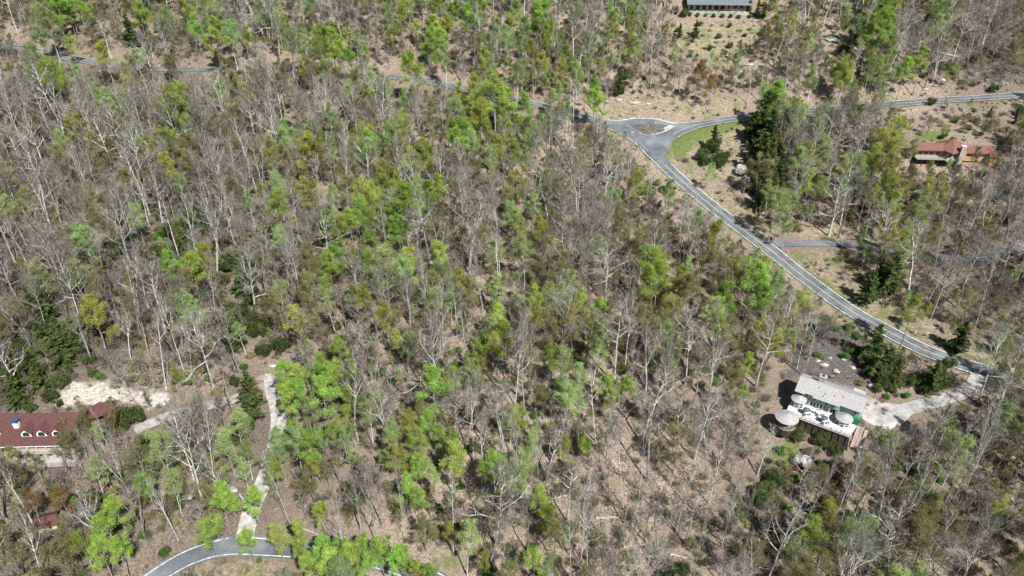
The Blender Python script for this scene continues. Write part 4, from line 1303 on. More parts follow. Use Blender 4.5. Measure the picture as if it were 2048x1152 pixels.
EXPL = """108 22 G 26,100 60 g 34,75 85 g 24,280 35 G 20,145 100 Y 14,430 80 G 26,465 75 g 24,105 150 G 28,120 165 G 18,200 215 G 12,340 215 G 32,355 185 Y 16,530 30 g 26,640 95 Y 32,670 85 G 20,
703 125 G 18,740 170 g 22,700 190 g 20,825 150 G 30,860 95 G 26,895 115 g 18,905 30 G 15,965 20 G 20,970 115 G 18,985 150 g 20,920 185 G 14,990 200 Y 36,955 215 Y 26,1015 210 G 24,960 235 Y 22,1005 232 Y 22,
775 280 G 24,740 270 g 18,920 270 G 24,840 310 Y 20,620 300 Y 28,1075 35 G 26,1050 60 g 20,1085 95 G 18,1085 130 G 16,1065 150 g 20,1155 150 g 18,1190 190 G 22,1195 212 G 24,1045 215 G 22,540 300 g 24,
720 430 G 28,740 398 G 18,700 445 G 20,810 415 G 34,800 460 G 28,860 392 G 22,885 382 G 20,775 505 G 16,660 540 G 26,650 578 G 18,735 535 G 24,700 600 g 18,560 590 g 22,870 600 g 18,915 560 Y 18,
1000 640 G 22,1000 672 G 18,345 535 G 26,385 545 G 26,560 760 G 28,600 762 G 26,640 738 G 22,655 762 G 26,682 700 G 20,590 650 Y 24,905 760 G 20,955 718 Y 22,965 748 Y 20,1310 540 G 32,1295 560 G 18,1370 535 g 14,
1430 482 Y 26,1435 530 O 28,1450 600 G 30,1435 625 G 24,1285 590 Y 14,1425 668 Y 28,1510 665 Y 24,1165 610 G 22,1170 645 G 16,1190 712 g 24,1100 500 Y 20,1330 620 Y 22,1495 540 Y 20,1555 565 G 18,1555 618 Y 16,
1560 658 Y 20,1585 678 G 12,1275 368 Y 24,1330 392 g 20,1090 365 g 16,1030 370 Y 22,1768 35 G 26,1772 62 G 30,1755 8 G 20,1900 12 G 14,1690 152 Y 26,1706 168 g 18,1812 142 G 18,1555 200 G 26,1575 225 G 18,
1620 180 g 20,1548 240 Y 18,1790 268 Y 28,1760 290 Y 18,1650 300 g 22,1750 335 Y 24,1600 330 g 24,1860 420 Y 28,1820 450 Y 24,1880 395 Y 22,1800 520 Y 20,1822 632 Y 26,1852 622 Y 16,1560 415 g 30,
1570 455 g 18,1990 712 Y 22,220 1060 G 32,238 1025 G 28,200 1100 G 28,240 1108 G 24,450 1030 G 34,415 1052 G 26,475 1022 G 24,500 1055 G 20,505 912 g 24,500 945 g 18,570 800 G 26,602 792 G 24,622 822 g 24,
698 800 G 24,590 872 G 22,615 902 G 28,642 882 G 18,635 925 Y 20,690 880 g 20,700 1122 G 32,640 1112 G 28,665 1138 G 30,622 1135 G 24,790 1125 G 24,735 1135 G 20,860 1142 G 20,820 850 Y 24,790 862 g 22,
840 812 G 14,905 892 G 20,840 930 G 24,810 980 G 24,835 1002 G 20,870 962 g 20,1040 840 G 24,1070 862 G 14,1035 955 G 26,1078 1000 G 26,1092 1032 G 24,1000 930 g 22,1010 970 G 20,1130 900 Y 20,1165 892 Y 16,
1222 800 g 20,1070 1130 Y 24,1095 1138 g 20,930 1060 G 16,900 1060 Y 16,572 1062 Y 26,605 1068 Y 22,970 1120 Y 16,1648 1040 Y 26,350 748 Y 16,640 1040 Y 20,560 910 g 18,
1395 155 R 20,1425 170 R 18,60 1005 R 24,820 510 R 8,340 275 R 12,1545 12 Y 12,1835 985 s 12,1985 1020 Y 22,
258 62 E 15,1425 292 e 19,1405 310 e 14,1446 312 e 16,1425 345 g 14,1524 235 E 24,1538 300 E 26,1540 345 E 22,1540 270 E 24,1555 330 E 22,1545 380 E 18,1775 560 E 20,1742 572 E 18,1762 548 E 16,1750 690 E 20,1735 722 e 18,
1772 732 E 18,1765 760 e 14,1800 720 e 14,1922 692 E 17,1900 722 e 14,1880 740 e 12,1360 62 E 6,1392 60 E 7,1237 165 E 14,30 780 E 20,100 790 e 16,75 755 E 18,15 745 e 16,115 700 E 20,140 685 E 16,500 785 E 20,
265 828 e 24,240 850 e 18,1532 985 e 26,1550 960 e 22,1515 1000 e 20,1560 1010 e 16,1595 868 e 18,1642 880 e 16,1672 898 e 16,1620 905 e 12,235 500 e 20,250 478 e 16,440 560 e 18,445 525 e 18,0 470 e 18,
170 640 e 16,60 600 e 16,120 760 e 18,30 690 e 20,90 660 e 18,400 420 e 12,320 430 e 12,1060 1010 e 12,1370 1136 e 12,515 640 e 16,525 700 e 16,650 455 e 14,1420 95 e 6,1438 72 s 7,1460 90 e 7,
1605 926 W 16,1484 342 W 13,1490 362 W 10,1515 1080 W 6,1590 938 r 6,1738 764 r 4,1740 772 W 4,1925 499 y 6,1497 16 y 6,1854 725 l 4,1838 742 l 3,1710 712 t 5,
1475 1018 t 7,1482 1030 t 8,1490 1042 t 8,1496 1052 t 7,1690 712 s 9,1700 700 s 9,1905 280 s 8,1888 272 s 8,1563 902 t 9,1500 12 E 5,1560 900 s 10,1590 958 s 10,1815 430 e 8,1920 470 e 10,
520 1125 s 7,1795 505 s 6,1765 505 s 6,
1795 745 E 14,1828 762 e 14,1852 778 e 12,1815 788 s 8,1785 775 e 10,1900 765 e 12,1870 760 E 16,1720 700 e 10,1700 655 s 10,1735 745 e 12,1755 775 e 10,1775 790 s 7,
170 850 O 22,215 845 O 18,195 868 g 16,25 912 O 20,70 930 O 18,150 900 O 20,1950 316 O 15,1985 328 O 12,1826 300 g 14,1908 350 O 14,1965 348 e 9,1860 340 Y 12,1880 352 r 7,
1380 28 h 5,1395 30 h 5,1412 30 h 4,1428 31 h 5,1445 31 h 5,1462 32 h 5,1478 33 h 5,1440 22 r 4,1516 18 E 7,1530 22 E 6,1500 32 h 5,1368 26 e 9,1350 20 e 9,1526 6 y 6,
1428 278 E 12,1412 322 e 12,1442 326 e 12,1508 258 E 18,1524 318 E 18,1540 310 E 22,1528 395 E 16,1535 215 G 20,1290 253 t 5,1318 255 u 5,1304 250 t 4,
20 650 e 16,50 720 E 16,60 815 e 12,130 740 e 14,180 720 e 14,450 480 e 16,300 560 e 14,410 590 e 14,500 600 e 14,470 760 e 12,150 470 e 10,1950 120 e 12,720 1100 G 26,762 1108 G 26,812 1120 G 26,682 1098 G 20,850 1130 Y 22,600 1108 G 18,150 852 e 13,172 862 O 20,160 880 O 20,182 838 e 10,130 850 O 12,110 905 O 18,1460 50 s 6,535 878 g 20,548 905 g 20,530 930 g 18,552 945 G 16,515 960 g 14,400 812 g 16,430 805 O 14,118 806 e 8,152 796 u 6,214 806 s 6,264 800 u 6,300 802 O 10,180 772 u 5,238 786 t 4,1355 60 s 6,1385 80 s 5,1445 50 t 4,1490 70 h 5,1450 105 s 6,1410 95 t 5,1380 110 s 6,1475 95 O 9,1425 115 g 9,1350 88 O 10,1405 70 u 5,1433 84 u 5,1350 110 g 11,1500 58 u 6,1400 48 s 6,1370 75 u 6,1420 60 u 5,1480 60 u 6,1900 130 e 10,1860 205 e 9,1990 170 e 10,
650 30 e 10,1060 90 e 12,1230 30 e 9,700 265 e 12,750 340 e 10,1690 95 e 10,1720 60 E 14,1990 40 e 10,1830 60 e 9,1880 130 e 9,250 960 e 12,170 1000 e 12,300 900 e 14,350 930 e 12,330 1110 e 12,
1580 1100 e 14,1660 960 e 12,1780 880 e 12,1720 1060 e 10""".replace("\n", "").split(",")
for e in EXPL:
    a = e.split()
    if len(a) < 4: continue
    c = a[2]
    put_px(float(a[0]), float(a[1]), c, float(a[3]), hmul=1.0, frac=0.68 if c in 'GgYOR' else (0.45 if c in 'E' else 0.5))

BARE = """240 290 B 24 30,640 205 B 34 40,600 215 D 22 36,230 900 B 20 30,120 890 B 24 34,215 880 B 26 34,385 840 B 34 36,355 860 B 30 34,400 880 B 22 30,130 560 B 28 30,410 560 B 22 36,
150 640 B 20 26,60 580 B 26 20,420 420 B 26 34,370 440 B 22 30,450 410 B 26 28,300 680 B 18 34,340 650 B 16 34,365 700 B 14 34,250 740 B 22 28,560 500 B 22 30,590 520 B 20 28,
760 600 B 28 30,820 610 B 22 32,855 560 B 20 40,930 640 B 16 36,970 560 B 18 36,1030 700 B 26 44,1050 740 B 22 40,1150 430 D 26 30,1180 540 D 28 34,1090 540 D 16 34,1370 430 B 26 32,1390 450 B 24 30,
1260 640 B 22 34,1270 700 B 20 36,1340 720 B 22 36,1200 780 B 24 36,1220 870 B 20 40,1260 900 B 18 44,1290 900 B 16 36,1390 900 B 22 40,1440 900 B 22 40,1500 880 B 26 34,1370 960 B 20 38,1330 1010 D 24 34,
1170 1010 B 28 42,1185 1050 B 30 40,1150 1060 B 26 36,1270 1060 B 26 40,1330 1050 B 20 34,1400 1090 B 16 30,1465 1000 B 22 26,1050 900 B 14 40,1080 880 B 12 40,1000 1050 B 20 40,
900 1000 B 18 36,960 880 B 26 34,930 790 B 22 40,770 800 B 30 34,800 1000 B 16 36,740 1030 B 26 34,700 1040 B 20 34,560 960 B 14 30,1850 950 B 22 44,1820 900 B 26 40,1950 900 B 34 40,1900 880 B 24 40,
1980 880 B 24 36,1870 850 B 26 34,1800 940 B 24 40,1770 990 B 22 36,1900 1040 B 26 36,1960 1050 B 22 36,1700 1000 B 18 34,1740 1090 B 26 36,1620 640 B 22 34,1625 655 B 20 30,1840 330 B 18 34,2010 420 B 26 36,
1960 400 B 20 34,1940 380 B 22 34,1900 460 B 14 40,1860 480 B 12 44,1990 560 B 20 36,1150 70 B 22 30,835 230 B 16 40,400 280 D 20 28,760 230 D 24 30,520 120 D 26 28,1340 15 B 14 24,1110 320 D 26 34,1160 370 B 24 30,
1260 340 B 24 24,690 330 B 16 34,1500 1010 B 16 30,20 960 B 24 30,50 1090 B 26 28,330 1010 B 20 26,450 960 B 20 30,1590 1000 B 26 34,1640 950 B 14 36,1700 950 B 22 30""".replace("\n", "").split(",")


def put_bare(px, py, cls, rpx, tall):
    # tall: how far the crown centre stands above the root, in thirds of the tree, times the crown radius
    v = rnd.randrange(len(PROTO[cls])); H0, S0 = cdim(cls, v)
    p = unp(px, py, 14.0); s = F / proj(p)[2]
    H = min(27, max(15, 14 + tall * 0.28))
    p = unp(px, py, 0.68 * H)
    for _ in range(4):
        b = proj((p[0], p[1], gz(p[0], p[1])))
        d, _i = road_dist(p[0], p[1])
        if d > 2: break
        p = unp(px, py, 0.5 * H)
    INST.append([p[0], p[1], gz(p[0], p[1]), rnd.uniform(0, 6.28), (rpx / s) / S0 * 1.1, H / H0, cls, v, H * s, (px, py), True])


for e in BARE:
    a = e.split()
    if len(a) == 5 and blocked(float(a[0]), float(a[1])): continue
    if len(a) == 5: put_bare(float(a[0]), float(a[1]), a[2], float(a[3]), float(a[4]))

# trees just below the upper road, whose crowns hide most of it
ULINE = [(-20, 88), (60, 98), (130, 111), (270, 133), (420, 137), (560, 142), (700, 149), (860, 161), (930, 176), (1040, 200), (1200, 241)]
for (xa, xb, n_) in ((-20, 45, 1), (170, 385, 6), (490, 775, 15), (945, 1045, 7), (1105, 1150, 2), (1560, 1780, 13)):
    for q in range(n_):
        x_ = rnd.uniform(xa, xb); y_ = np.interp(x_, [p[0] for p in ULINE], [p[1] for p in ULINE]) if x_ < 1300 else np.interp(x_, [1560, 1640, 1720, 1800], [228, 220, 213, 207])
        put_px(x_, y_ + rnd.uniform(-8, 8), rnd.choice('DDBDOOgYD'), rnd.uniform(14, 22), frac=0.72)
for t in INST:     # a trunk that would stand on a road moves to its edge
    for _ in range(14):
        d, i_ = road_dist(t[0], t[1])
        if d > 1.0: break
        vx, vy = t[0] - RP[i_][0], t[1] - RP[i_][1]; n_ = math.hypot(vx, vy) + 1e-6
        t[0] += vx / n_ * 0.7; t[1] += vy / n_ * 0.7
    t[2] = gz(t[0], t[1])
INST[:] = [t for t in INST if road_dist(t[0], t[1])[0] > 0.6]

# the rest of the wood: a jittered grid on the ground; the kind at each spot follows what the photograph shows there
taken = {}


def crowded(x, y, r):
    kx, ky = int(x // 6), int(y // 6)
    for i in (-1, 0, 1):
        for j in (-1, 0, 1):
            for (a, b, q) in taken.get((kx + i, ky + j), ()):
                if (a - x) ** 2 + (b - y) ** 2 < max(r, q) ** 2: return True
    return False


def take(x, y, r): taken.setdefault((int(x // 6), int(y // 6)), []).append((x, y, r))


for t in INST: take(t[0], t[1], 2.2)
MIX = {'B': 'BBBDDDDPgO', 'P': 'PPPPPDDBPO', 'G': 'GGGGgGgYBD', 'g': 'gggggGYBDO', 'Y': 'YYYYOGgBDO', 'O': 'OOOOYBDPgB', 'R': 'RROPPBDPDB', 'E': 'EeeEDOBEDe', '.': 'uuu'}
HR = {'B': (15, 26), 'D': (11, 24), 'P': (5, 11.5), 'G': (11, 19), 'g': (10, 18), 'Y': (10, 18), 'O': (9, 18), 'R': (7, 13), 'E': (6, 13), 'e': (3.5, 6.5), 'u': (0.8, 1.8)}
yy = 52.0
while yy < 620:
    step = 4.6 if yy < 330 else (5.2 if yy < 420 else 8.5)
    half = 0.74 * yy + 150
    xx = -half
    while xx < half:
        x = xx + rnd.uniform(-0.5, 0.5) * step; y = yy + rnd.uniform(-0.5, 0.5) * step
        xx += step
        z = float(hgt(x, y))
        px, py, dep = proj((x, y, z + 10))
        if px < -430 or px > 2480 or py > 1500: continue
        gxi = min(31, max(0, int(px // 64))); gyi = min(17, max(0, int(py // 64)))
        c0 = GRID[gyi][gxi]
        if c0 == '.' and rnd.random() < 0.3: continue
        cls = rnd.choice(MIX[c0])
        if rnd.random() < 0.12: cls = rnd.choice('PPO')
        lo, hi = HR[cls]; H = rnd.uniform(lo, hi)
        if c0 != 'G' and cls == 'G': H *= 0.7
        bx, by, _ = proj((x, y, z))
        nb = False
        for P in NOBASE:
            if inpoly(bx, by, P): nb = True; break
        d, _i = road_dist(x, y)
        if d < 2.4 or in_site(x, y): continue
        if 1170 < px < 1480 and py > 770 and rnd.random() < 0.22: continue
        if d < 8 and 1330 < bx < 2100 and 300 < by < 760 and names_[int(RK[_i])] == 'main' and x > RP[_i][0]: continue
        if nb:
            if rnd.random() < 0.7: continue
            cls = 'u'; H = rnd.uniform(*HR['u'])
        v = rnd.randrange(len(PROTO[cls])); H0, S0 = cdim(cls, v)
        s = F / dep
        okk = False
        for att in range(4):
            sx = H / H0 * rnd.uniform(0.8, 1.15)
            cr = S0 * sx
            bad = blocked(bx, by)
            for f_ in (0.35, 0.6, 0.8, 1.0):
                qx, qy, _ = proj((x, y, z + H * f_))
                for o in ((-0.8, 0, 0.8) if f_ < 0.95 else (0,)):
                    if blocked(qx + o * cr * s, qy): bad = True; break
                if bad: break
            if not bad: okk = True; break
            H *= 0.6
            if cls in 'BDGgYO' and H < 9:
                cls = 'P' if cls in 'BD' else ('s' if rnd.random() < 0.35 else 'u')
                if cls != 'P': H = rnd.uniform(0.9, 2.0)
                v = rnd.randrange(len(PROTO[cls])); H0, S0 = cdim(cls, v)
        if not okk: continue
        if cls in 'BDGgYO' and crowded(x, y, 3.1): continue
        if crowded(x, y, 1.8): continue
        take(x, y, 2.0)
        z0 = gz(x, y)
        cx, cy, _ = proj((x, y, z0 + 0.68 * H))
        INST.append([x, y, z0, rnd.uniform(0, 6.28), sx, H / H0, cls, v, H * s, (cx, cy), False])
    yy += step

print("TREES", len(INST), {c: sum(1 for t in INST if t[6] == c) for c in PROTO})

# ------------------------------------------------------------------ trees as things: the largest of each kind in view stand on their own
KIND = {'B': 'bare_tree', 'D': 'bare_tree', 'P': 'bare_sapling', 'G': 'leafing_tree', 'g': 'leafing_tree', 'Y': 'budding_tree', 'O': 'budding_tree', 'R': 'budding_tree',
        'E': 'evergreen_tree', 'e': 'evergreen_tree', 's': 'green_shrub', 't': 'green_shrub', 'u': 'low_shrub', 'h': 'green_shrub', 'W': 'dogwood_tree', 'r': 'flowering_shrub',
        'y': 'flowering_shrub', 'l': 'flowering_shrub'}
CATS = {'bare_tree': 'bare tree', 'bare_sapling': 'sapling', 'leafing_tree': 'leafing tree', 'budding_tree': 'budding tree', 'evergreen_tree': 'evergreen tree', 'green_shrub': 'green shrub',
        'low_shrub': 'low shrub', 'dogwood_tree': 'dogwood', 'flowering_shrub': 'flowering shrub'}
GRP = {'bare_tree': 'bare grey trees of the mountainside wood', 'bare_sapling': 'bare saplings under the tall trees', 'leafing_tree': 'trees in fresh green leaf', 'budding_tree': 'trees in olive and yellow bud',
       'evergreen_tree': 'dark evergreens in the wood', 'green_shrub': 'green shrubs in gardens and verges', 'low_shrub': 'low shrubs on open ground', 'dogwood_tree': 'white flowering dogwoods', 'flowering_shrub': 'flowering garden shrubs'}
LOOK = {'B': 'pale-barked bare tree', 'D': 'dull grey bare tree', 'P': 'brown-twigged bare sapling', 'G': 'bright green leafing tree', 'g': 'pale green leafing tree', 'Y': 'yellow-green budding tree',
        'O': 'olive-tan budding tree', 'R': 'rusty orange budding tree', 'E': 'dark conical evergreen', 'e': 'dark rounded evergreen', 's': 'fresh green shrub', 't': 'bright clipped shrub',
        'u': 'olive low shrub', 'h': 'dense green shrub', 'W': 'white blossoming dogwood', 'r': 'magenta flowering shrub', 'y': 'golden yellow shrub', 'l': 'lilac flowering shrub'}
MARKS = [(1300, 255, "the traffic island"), (1668, 790, "the green house"), (90, 865, "the dormered house"), (1910, 300, "the orange-walled house"), (1440, 20, "the hilltop house"),
         (190, 790, "the pale rubble slope"), (545, 780, "the gravel track's top"), (505, 1010, "the gravel track's foot"), (1555, 487, "the side lane's mouth"), (1605, 926, "the garden dogwood"),
         (1484, 345, "the roadside dogwood"), (92, 1036, "the garden shed"), (2000, 193, "the hillside road's end"), (30, 94, "the main road's start"), (412, 1100, "the valley road bend"),
         (258, 62, "the lone dark spruce"), (1660, 80, "the long rock slab"), (805, 540, "the pale middle boulder"), (1485, 1030, "the clipped bright shrubs"), (1370, 1136, "the round dark shrub"),
         (795, 152, "the upper road's gap"), (1925, 499, "the golden yellow shrub"), (1765, 560, "the roadbank evergreens"), (735, 35, "the upper grey boulder"), (880, 690, "the wood's grey boulder"),
         (500, 275, "the white slope rock"), (1235, 1036, "the longest fallen log"), (200, 465, "the crossed fallen logs"), (1090, 210, "the road above junction"), (1870, 170, "the roadside ledges"),
         (740, 1118, "the valley road's end"), (1640, 590, "the road's long descent"), (1425, 420, "the road's upper bend"), (150, 115, "the upper left road"), (430, 138, "the upper straight road")]
ORD = ['nearest', 'second nearest', 'third nearest', 'fourth nearest', 'fifth nearest', 'sixth nearest', 'seventh nearest', 'eighth nearest', 'ninth nearest', 'tenth nearest', 'eleventh nearest', 'twelfth nearest',
       'thirteenth nearest', 'fourteenth nearest', 'fifteenth nearest', 'sixteenth nearest', 'seventeenth nearest', 'eighteenth nearest', 'nineteenth nearest', 'twentieth nearest']
DIRS = ["right of", "above-right of", "above", "above-left of", "left of", "below-left of", "below", "below-right of"]


def vis(t, m=0):
    x, y = t[9]
    return -m - 10 < x < W_ + 10 + m and -6 - m < y < H_ + 30 + m


CAP = 285
by = {}
for i, t in enumerate(INST):
    if vis(t): by.setdefault(KIND[t[6]], []).append(i)
single = set()
for k, L in by.items():
    L.sort(key=lambda i: (-int(INST[i][10]), -INST[i][8] * (INST[i][4] + 0.3)))
    single.update(L[:CAP])
labels = {}; bucket = {}
for i in single:
    t = INST[i]; x, y = t[9]
    j = min(range(len(MARKS)), key=lambda q: math.hypot(MARKS[q][0] - x, (MARKS[q][1] - y) * 1.2))
    dx, dy = x - MARKS[j][0], MARKS[j][1] - y
    d8 = DIRS[int(round(math.atan2(dy, dx) / (pi / 4))) % 8]
    if math.hypot(dx, dy) < 14: d8 = "beside"
    Ht = cdim(t[6], t[7])[0] * t[5]
    if t[6] in 'BDGgYOR':
        size = "tall" if Ht > 19 else ("mid-height" if Ht > 14 else "short")
        ratio = cdim(t[6], t[7])[1] * t[4] / Ht
        form = "slender" if ratio < 0.21 else ("broad" if ratio > 0.29 else "open")
        lk = f"{size} {form} {LOOK[t[6]]}"
    else:
        lk = f"{'tall' if Ht > 8 else ('small' if Ht < 3 else 'middling')} {LOOK[t[6]]}"
    bucket.setdefault((lk, d8, j), []).append((math.hypot(dx, dy), i))
for (lk, d8, j), L in bucket.items():
    L.sort()
    for n, (_, i) in enumerate(L):
        labels[i] = f"{lk}, {ORD[min(n, 19)] + ' ' if len(L) > 1 else ''}{d8} {MARKS[j][2]}"
for i in sorted(single):
    t = INST[i]; k = KIND[t[6]]
    tr, cr, nm = PROTO[t[6]][t[7]]
    e = empty(k, (t[0], t[1], t[2] - 0.1), t[3])
    e.scale = (t[4], t[4], t[5])
    if k not in ('low_shrub',) and t[6] in 'BDO': e.rotation_euler = (rnd.gauss(0, 0.07), rnd.gauss(0, 0.07), t[3])
    tag(e, labels[i], CATS[k], GRP[k])
    link('trunk' if 'tree' in k or 'sapling' in k else 'stems', tr, e); link('crown', cr, e)

# ------------------------------------------------------------------ stuff: the remaining wood, and the brush on the forest floor


def joined(a, b, name):
    out = []; off = 0; V = []; Q = []; M = []; mats = []
    for me in (a, b):
        v = np.empty(len(me.vertices) * 3, np.float32); me.vertices.foreach_get('co', v)
        q = np.empty(len(me.loops), np.int32); me.loops.foreach_get('vertex_index', q)
        m = np.empty(len(me.polygons), np.int32); me.polygons.foreach_get('material_index', m)
        V.append(v.reshape(-1, 3)); Q.append(q.reshape(-1, 4) + off); M.append(m + len(mats)); off += len(v) // 3
        mats += [x.name for x in me.materials]
    return quads_mesh(name, np.concatenate(V), np.concatenate(Q), mats, np.concatenate(M))


def scatter(name, protos, pts, label):
    """one object: its points each carry one of the plant meshes, turned and sized by the point's own attributes"""
    coll = bpy.data.collections.new(name + "_kinds")
    for i, me in enumerate(protos):
        coll.objects.link(bpy.data.objects.new("%s_plant_%03d" % (name, i), me))
    me = bpy.data.meshes.new(name)
    P = np.array([p[:3] for p in pts], np.float32)
    me.vertices.add(len(P)); me.vertices.foreach_set('co', P.ravel())
    a = me.attributes.new('turn', 'FLOAT_VECTOR', 'POINT'); a.data.foreach_set('vector', np.array([(0, 0, p[3]) for p in pts], np.float32).ravel())
    a = me.attributes.new('size', 'FLOAT_VECTOR', 'POINT'); a.data.foreach_set('vector', np.array([(p[4], p[4], p[5]) for p in pts], np.float32).ravel())
    a = me.attributes.new('which', 'INT', 'POINT'); a.data.foreach_set('value', np.array([p[6] for p in pts], np.int32))
    o = link(name, me); tag(o, label, None, None, 'stuff')
    g = bpy.data.node_groups.new(name + "_nodes", 'GeometryNodeTree')
    g.interface.new_socket('Geometry', in_out='INPUT', socket_type='NodeSocketGeometry')
    g.interface.new_socket('Geometry', in_out='OUTPUT', socket_type='NodeSocketGeometry')
    gi = g.nodes.new('NodeGroupInput'); go = g.nodes.new('NodeGroupOutput')
    ip = g.nodes.new('GeometryNodeInstanceOnPoints'); ci = g.nodes.new('GeometryNodeCollectionInfo')
    ci.inputs['Collection'].default_value = coll; ci.inputs['Separate Children'].default_value = True; ci.inputs['Reset Children'].default_value = True
    g.links.new(gi.outputs[0], ip.inputs['Points']); g.links.new(ci.outputs[0], ip.inputs['Instance'])
    ip.inputs['Pick Instance'].default_value = True
    for nm, ty, sk in (('which', 'INT', 'Instance Index'), ('turn', 'FLOAT_VECTOR', 'Rotation'), ('size', 'FLOAT_VECTOR', 'Scale')):
        n = g.nodes.new('GeometryNodeInputNamedAttribute'); n.data_type = ty; n.inputs['Name'].default_value = nm
        out = [q for q in n.outputs if q.enabled and q.name == 'Attribute'][0]
        g.links.new(out, ip.inputs[sk])
    g.links.new(ip.outputs[0], go.inputs[0])
    md = o.modifiers.new('scatter', 'NODES'); md.node_group = g
    return o


pi_ = {}; pm = []
for c in PROTO:
    for v, (a, b, nm) in enumerate(PROTO[c]):
        pi_[(c, v)] = len(pm); pm.append(joined(a, b, "plant_%s_%d" % (c, v)))
rest = [t for i, t in enumerate(INST) if i not in single]
scatter('woodland', pm, [(t[0], t[1], t[2] - 0.1, t[3], t[4], t[5], pi_[(t[6], t[7])]) for t in rest], "the mass of smaller trees that fills the wood on the mountainside")


def make_brush(v):
    """a knee-high tangle of bare stems"""
    n = 46; A = np.zeros((n, 3)); an = rs.uniform(0, 6.28, n); rr = rs.uniform(0, 0.35, n)
    A[:, 0] = np.cos(an) * rr; A[:, 1] = np.sin(an) * rr; A[:, 2] = -0.1
    D = np.stack([np.cos(an) * rs.uniform(0.2, 1.1, n), np.sin(an) * rs.uniform(0.2, 1.1, n), rs.uniform(0.5, 1.5, n)], 1)
    P0 = [A, A + D * 0.5, A + D * 0.7]; P1 = [A + D, A + D * 0.5 + rs.normal(size=(n, 3)) * 0.35, A + D * 0.7 + rs.normal(size=(n, 3)) * 0.3]
    V, Q = prisms(np.concatenate(P0), np.concatenate(P1), np.full(3 * n, 0.02), np.full(3 * n, 0.01))
    m = rs.randint(30, 90); C = (A + D * rs.uniform(0.5, 1, (n, 1)))[rs.randint(0, n, m)] + rs.normal(size=(m, 3)) * 0.15
    V2, Q2 = leaves(C, 0.17, 0.5)
    return quads_mesh('brush', np.concatenate([V, V2]), np.concatenate([Q, Q2 + len(V)]), ['twig_brown', ['leaf_olive', 'leaf_pale', 'leaf_shrub', 'leaf_yellow'][v % 4]],
                      np.concatenate([np.zeros(len(Q), int), np.ones(len(Q2), int)]))


def make_deadwood(v):
    """broken sticks and small stones lying on the leaf litter"""
    n = 12; A = rs.normal(size=(n, 3)) * np.array([1.2, 1.2, 0.02]); A[:, 2] = 0.08
    an = rs.uniform(0, 6.28, n); L = rs.uniform(0.5, 2.6, n); D = np.stack([np.cos(an) * L, np.sin(an) * L, rs.uniform(-0.05, 0.12, n)], 1)
    V, Q = prisms(A, A + D, rs.uniform(0.02, 0.07, n), np.full(n, 0.015))
    return quads_mesh('sticks', V, Q, ['wood_bleached'])


bp = [make_brush(v) for v in range(4)] + [make_deadwood(v) for v in range(3)]
nb0 = len(bp)
extra = [('P', v) for v in range(4)] + [('u', v) for v in range(3)] + [('s', v) for v in range(3)] + [('O', v) for v in range(3)] + [('e', v) for v in range(2)] + [('g', v) for v in range(2)]
bp += [pm[pi_[k]] for k in extra]
pts = []
while len(pts) < 24000:
    y = 56 + 450 * rnd.random() ** 1.15; x = rnd.uniform(-1, 1) * (0.74 * y + 120)
    px, py, dep = proj((x, y, float(hgt(x, y))))
    if not (-330 < px < 2380 and py < 1350): continue
    d, _i = road_dist(x, y)
    if d < 1.0 or in_site(x, y, -0.5): continue
    gxi = min(31, max(0, int(px // 64))); gyi = min(17, max(0, int(py // 64)))
    c0 = GRID[gyi][gxi]
    if inpoly(px, py, [(1196, 240), (1240, 230), (1450, 230), (1440, 250), (1340, 290), (1331, 312), (1290, 316)]): continue
    keep = blocked(px, py) or d < 5
    if keep:
        if d < 1.8 or rnd.random() < 0.35: continue
        w = rnd.choice([0, 1, 2, 3, 4, 5]); s = rnd.uniform(0.4, 0.9)
        if any(inpoly(x, y, P) for P in COVER['pale']): continue
    else:
        bottom = 1180 < px < 1560 and py > 780
        r_ = rnd.random()
        if bottom and r_ > 0.7: continue
        if r_ < 0.30: w = rnd.randrange(4); s = rnd.uniform(0.7, 1.7)
        elif r_ < 0.46: w = 4 + rnd.randrange(3); s = rnd.uniform(0.7, 1.4)
        elif r_ < 0.68: w = nb0 + rnd.randrange(4); s = rnd.uniform(0.3, 0.6)
        elif r_ < 0.80: w = nb0 + 4 + rnd.randrange(3); s = rnd.uniform(0.7, 1.5)
        elif r_ < 0.86: w = nb0 + 7 + rnd.randrange(3); s = rnd.uniform(0.25, 0.6)
        elif r_ < 0.95: w = nb0 + 10 + rnd.randrange(3); s = rnd.uniform(0.22, 0.42)
        else:
            w = nb0 + (13 + rnd.randrange(2) if c0 in 'EB' else 15 + rnd.randrange(2)); s = rnd.uniform(0.25, 0.5) if c0 in 'EB' else rnd.uniform(0.25, 0.4)
        if bottom and w >= nb0 + 4 and rnd.random() < 0.7: continue
    hx, hy, _ = proj((x, y, float(hgt(x, y)) + 4 * s))
    if s > 0.3 and w >= nb0 and blocked(hx, hy): continue
    pts.append((x, y, gz(x, y) - 0.03, rnd.uniform(0, 6.28), s, s * rnd.uniform(0.8, 1.2), w))
scatter('undergrowth', bp, pts, "knee-high brush, seedlings and broken sticks on the forest floor")

# ------------------------------------------------------------------ rocks and fallen logs


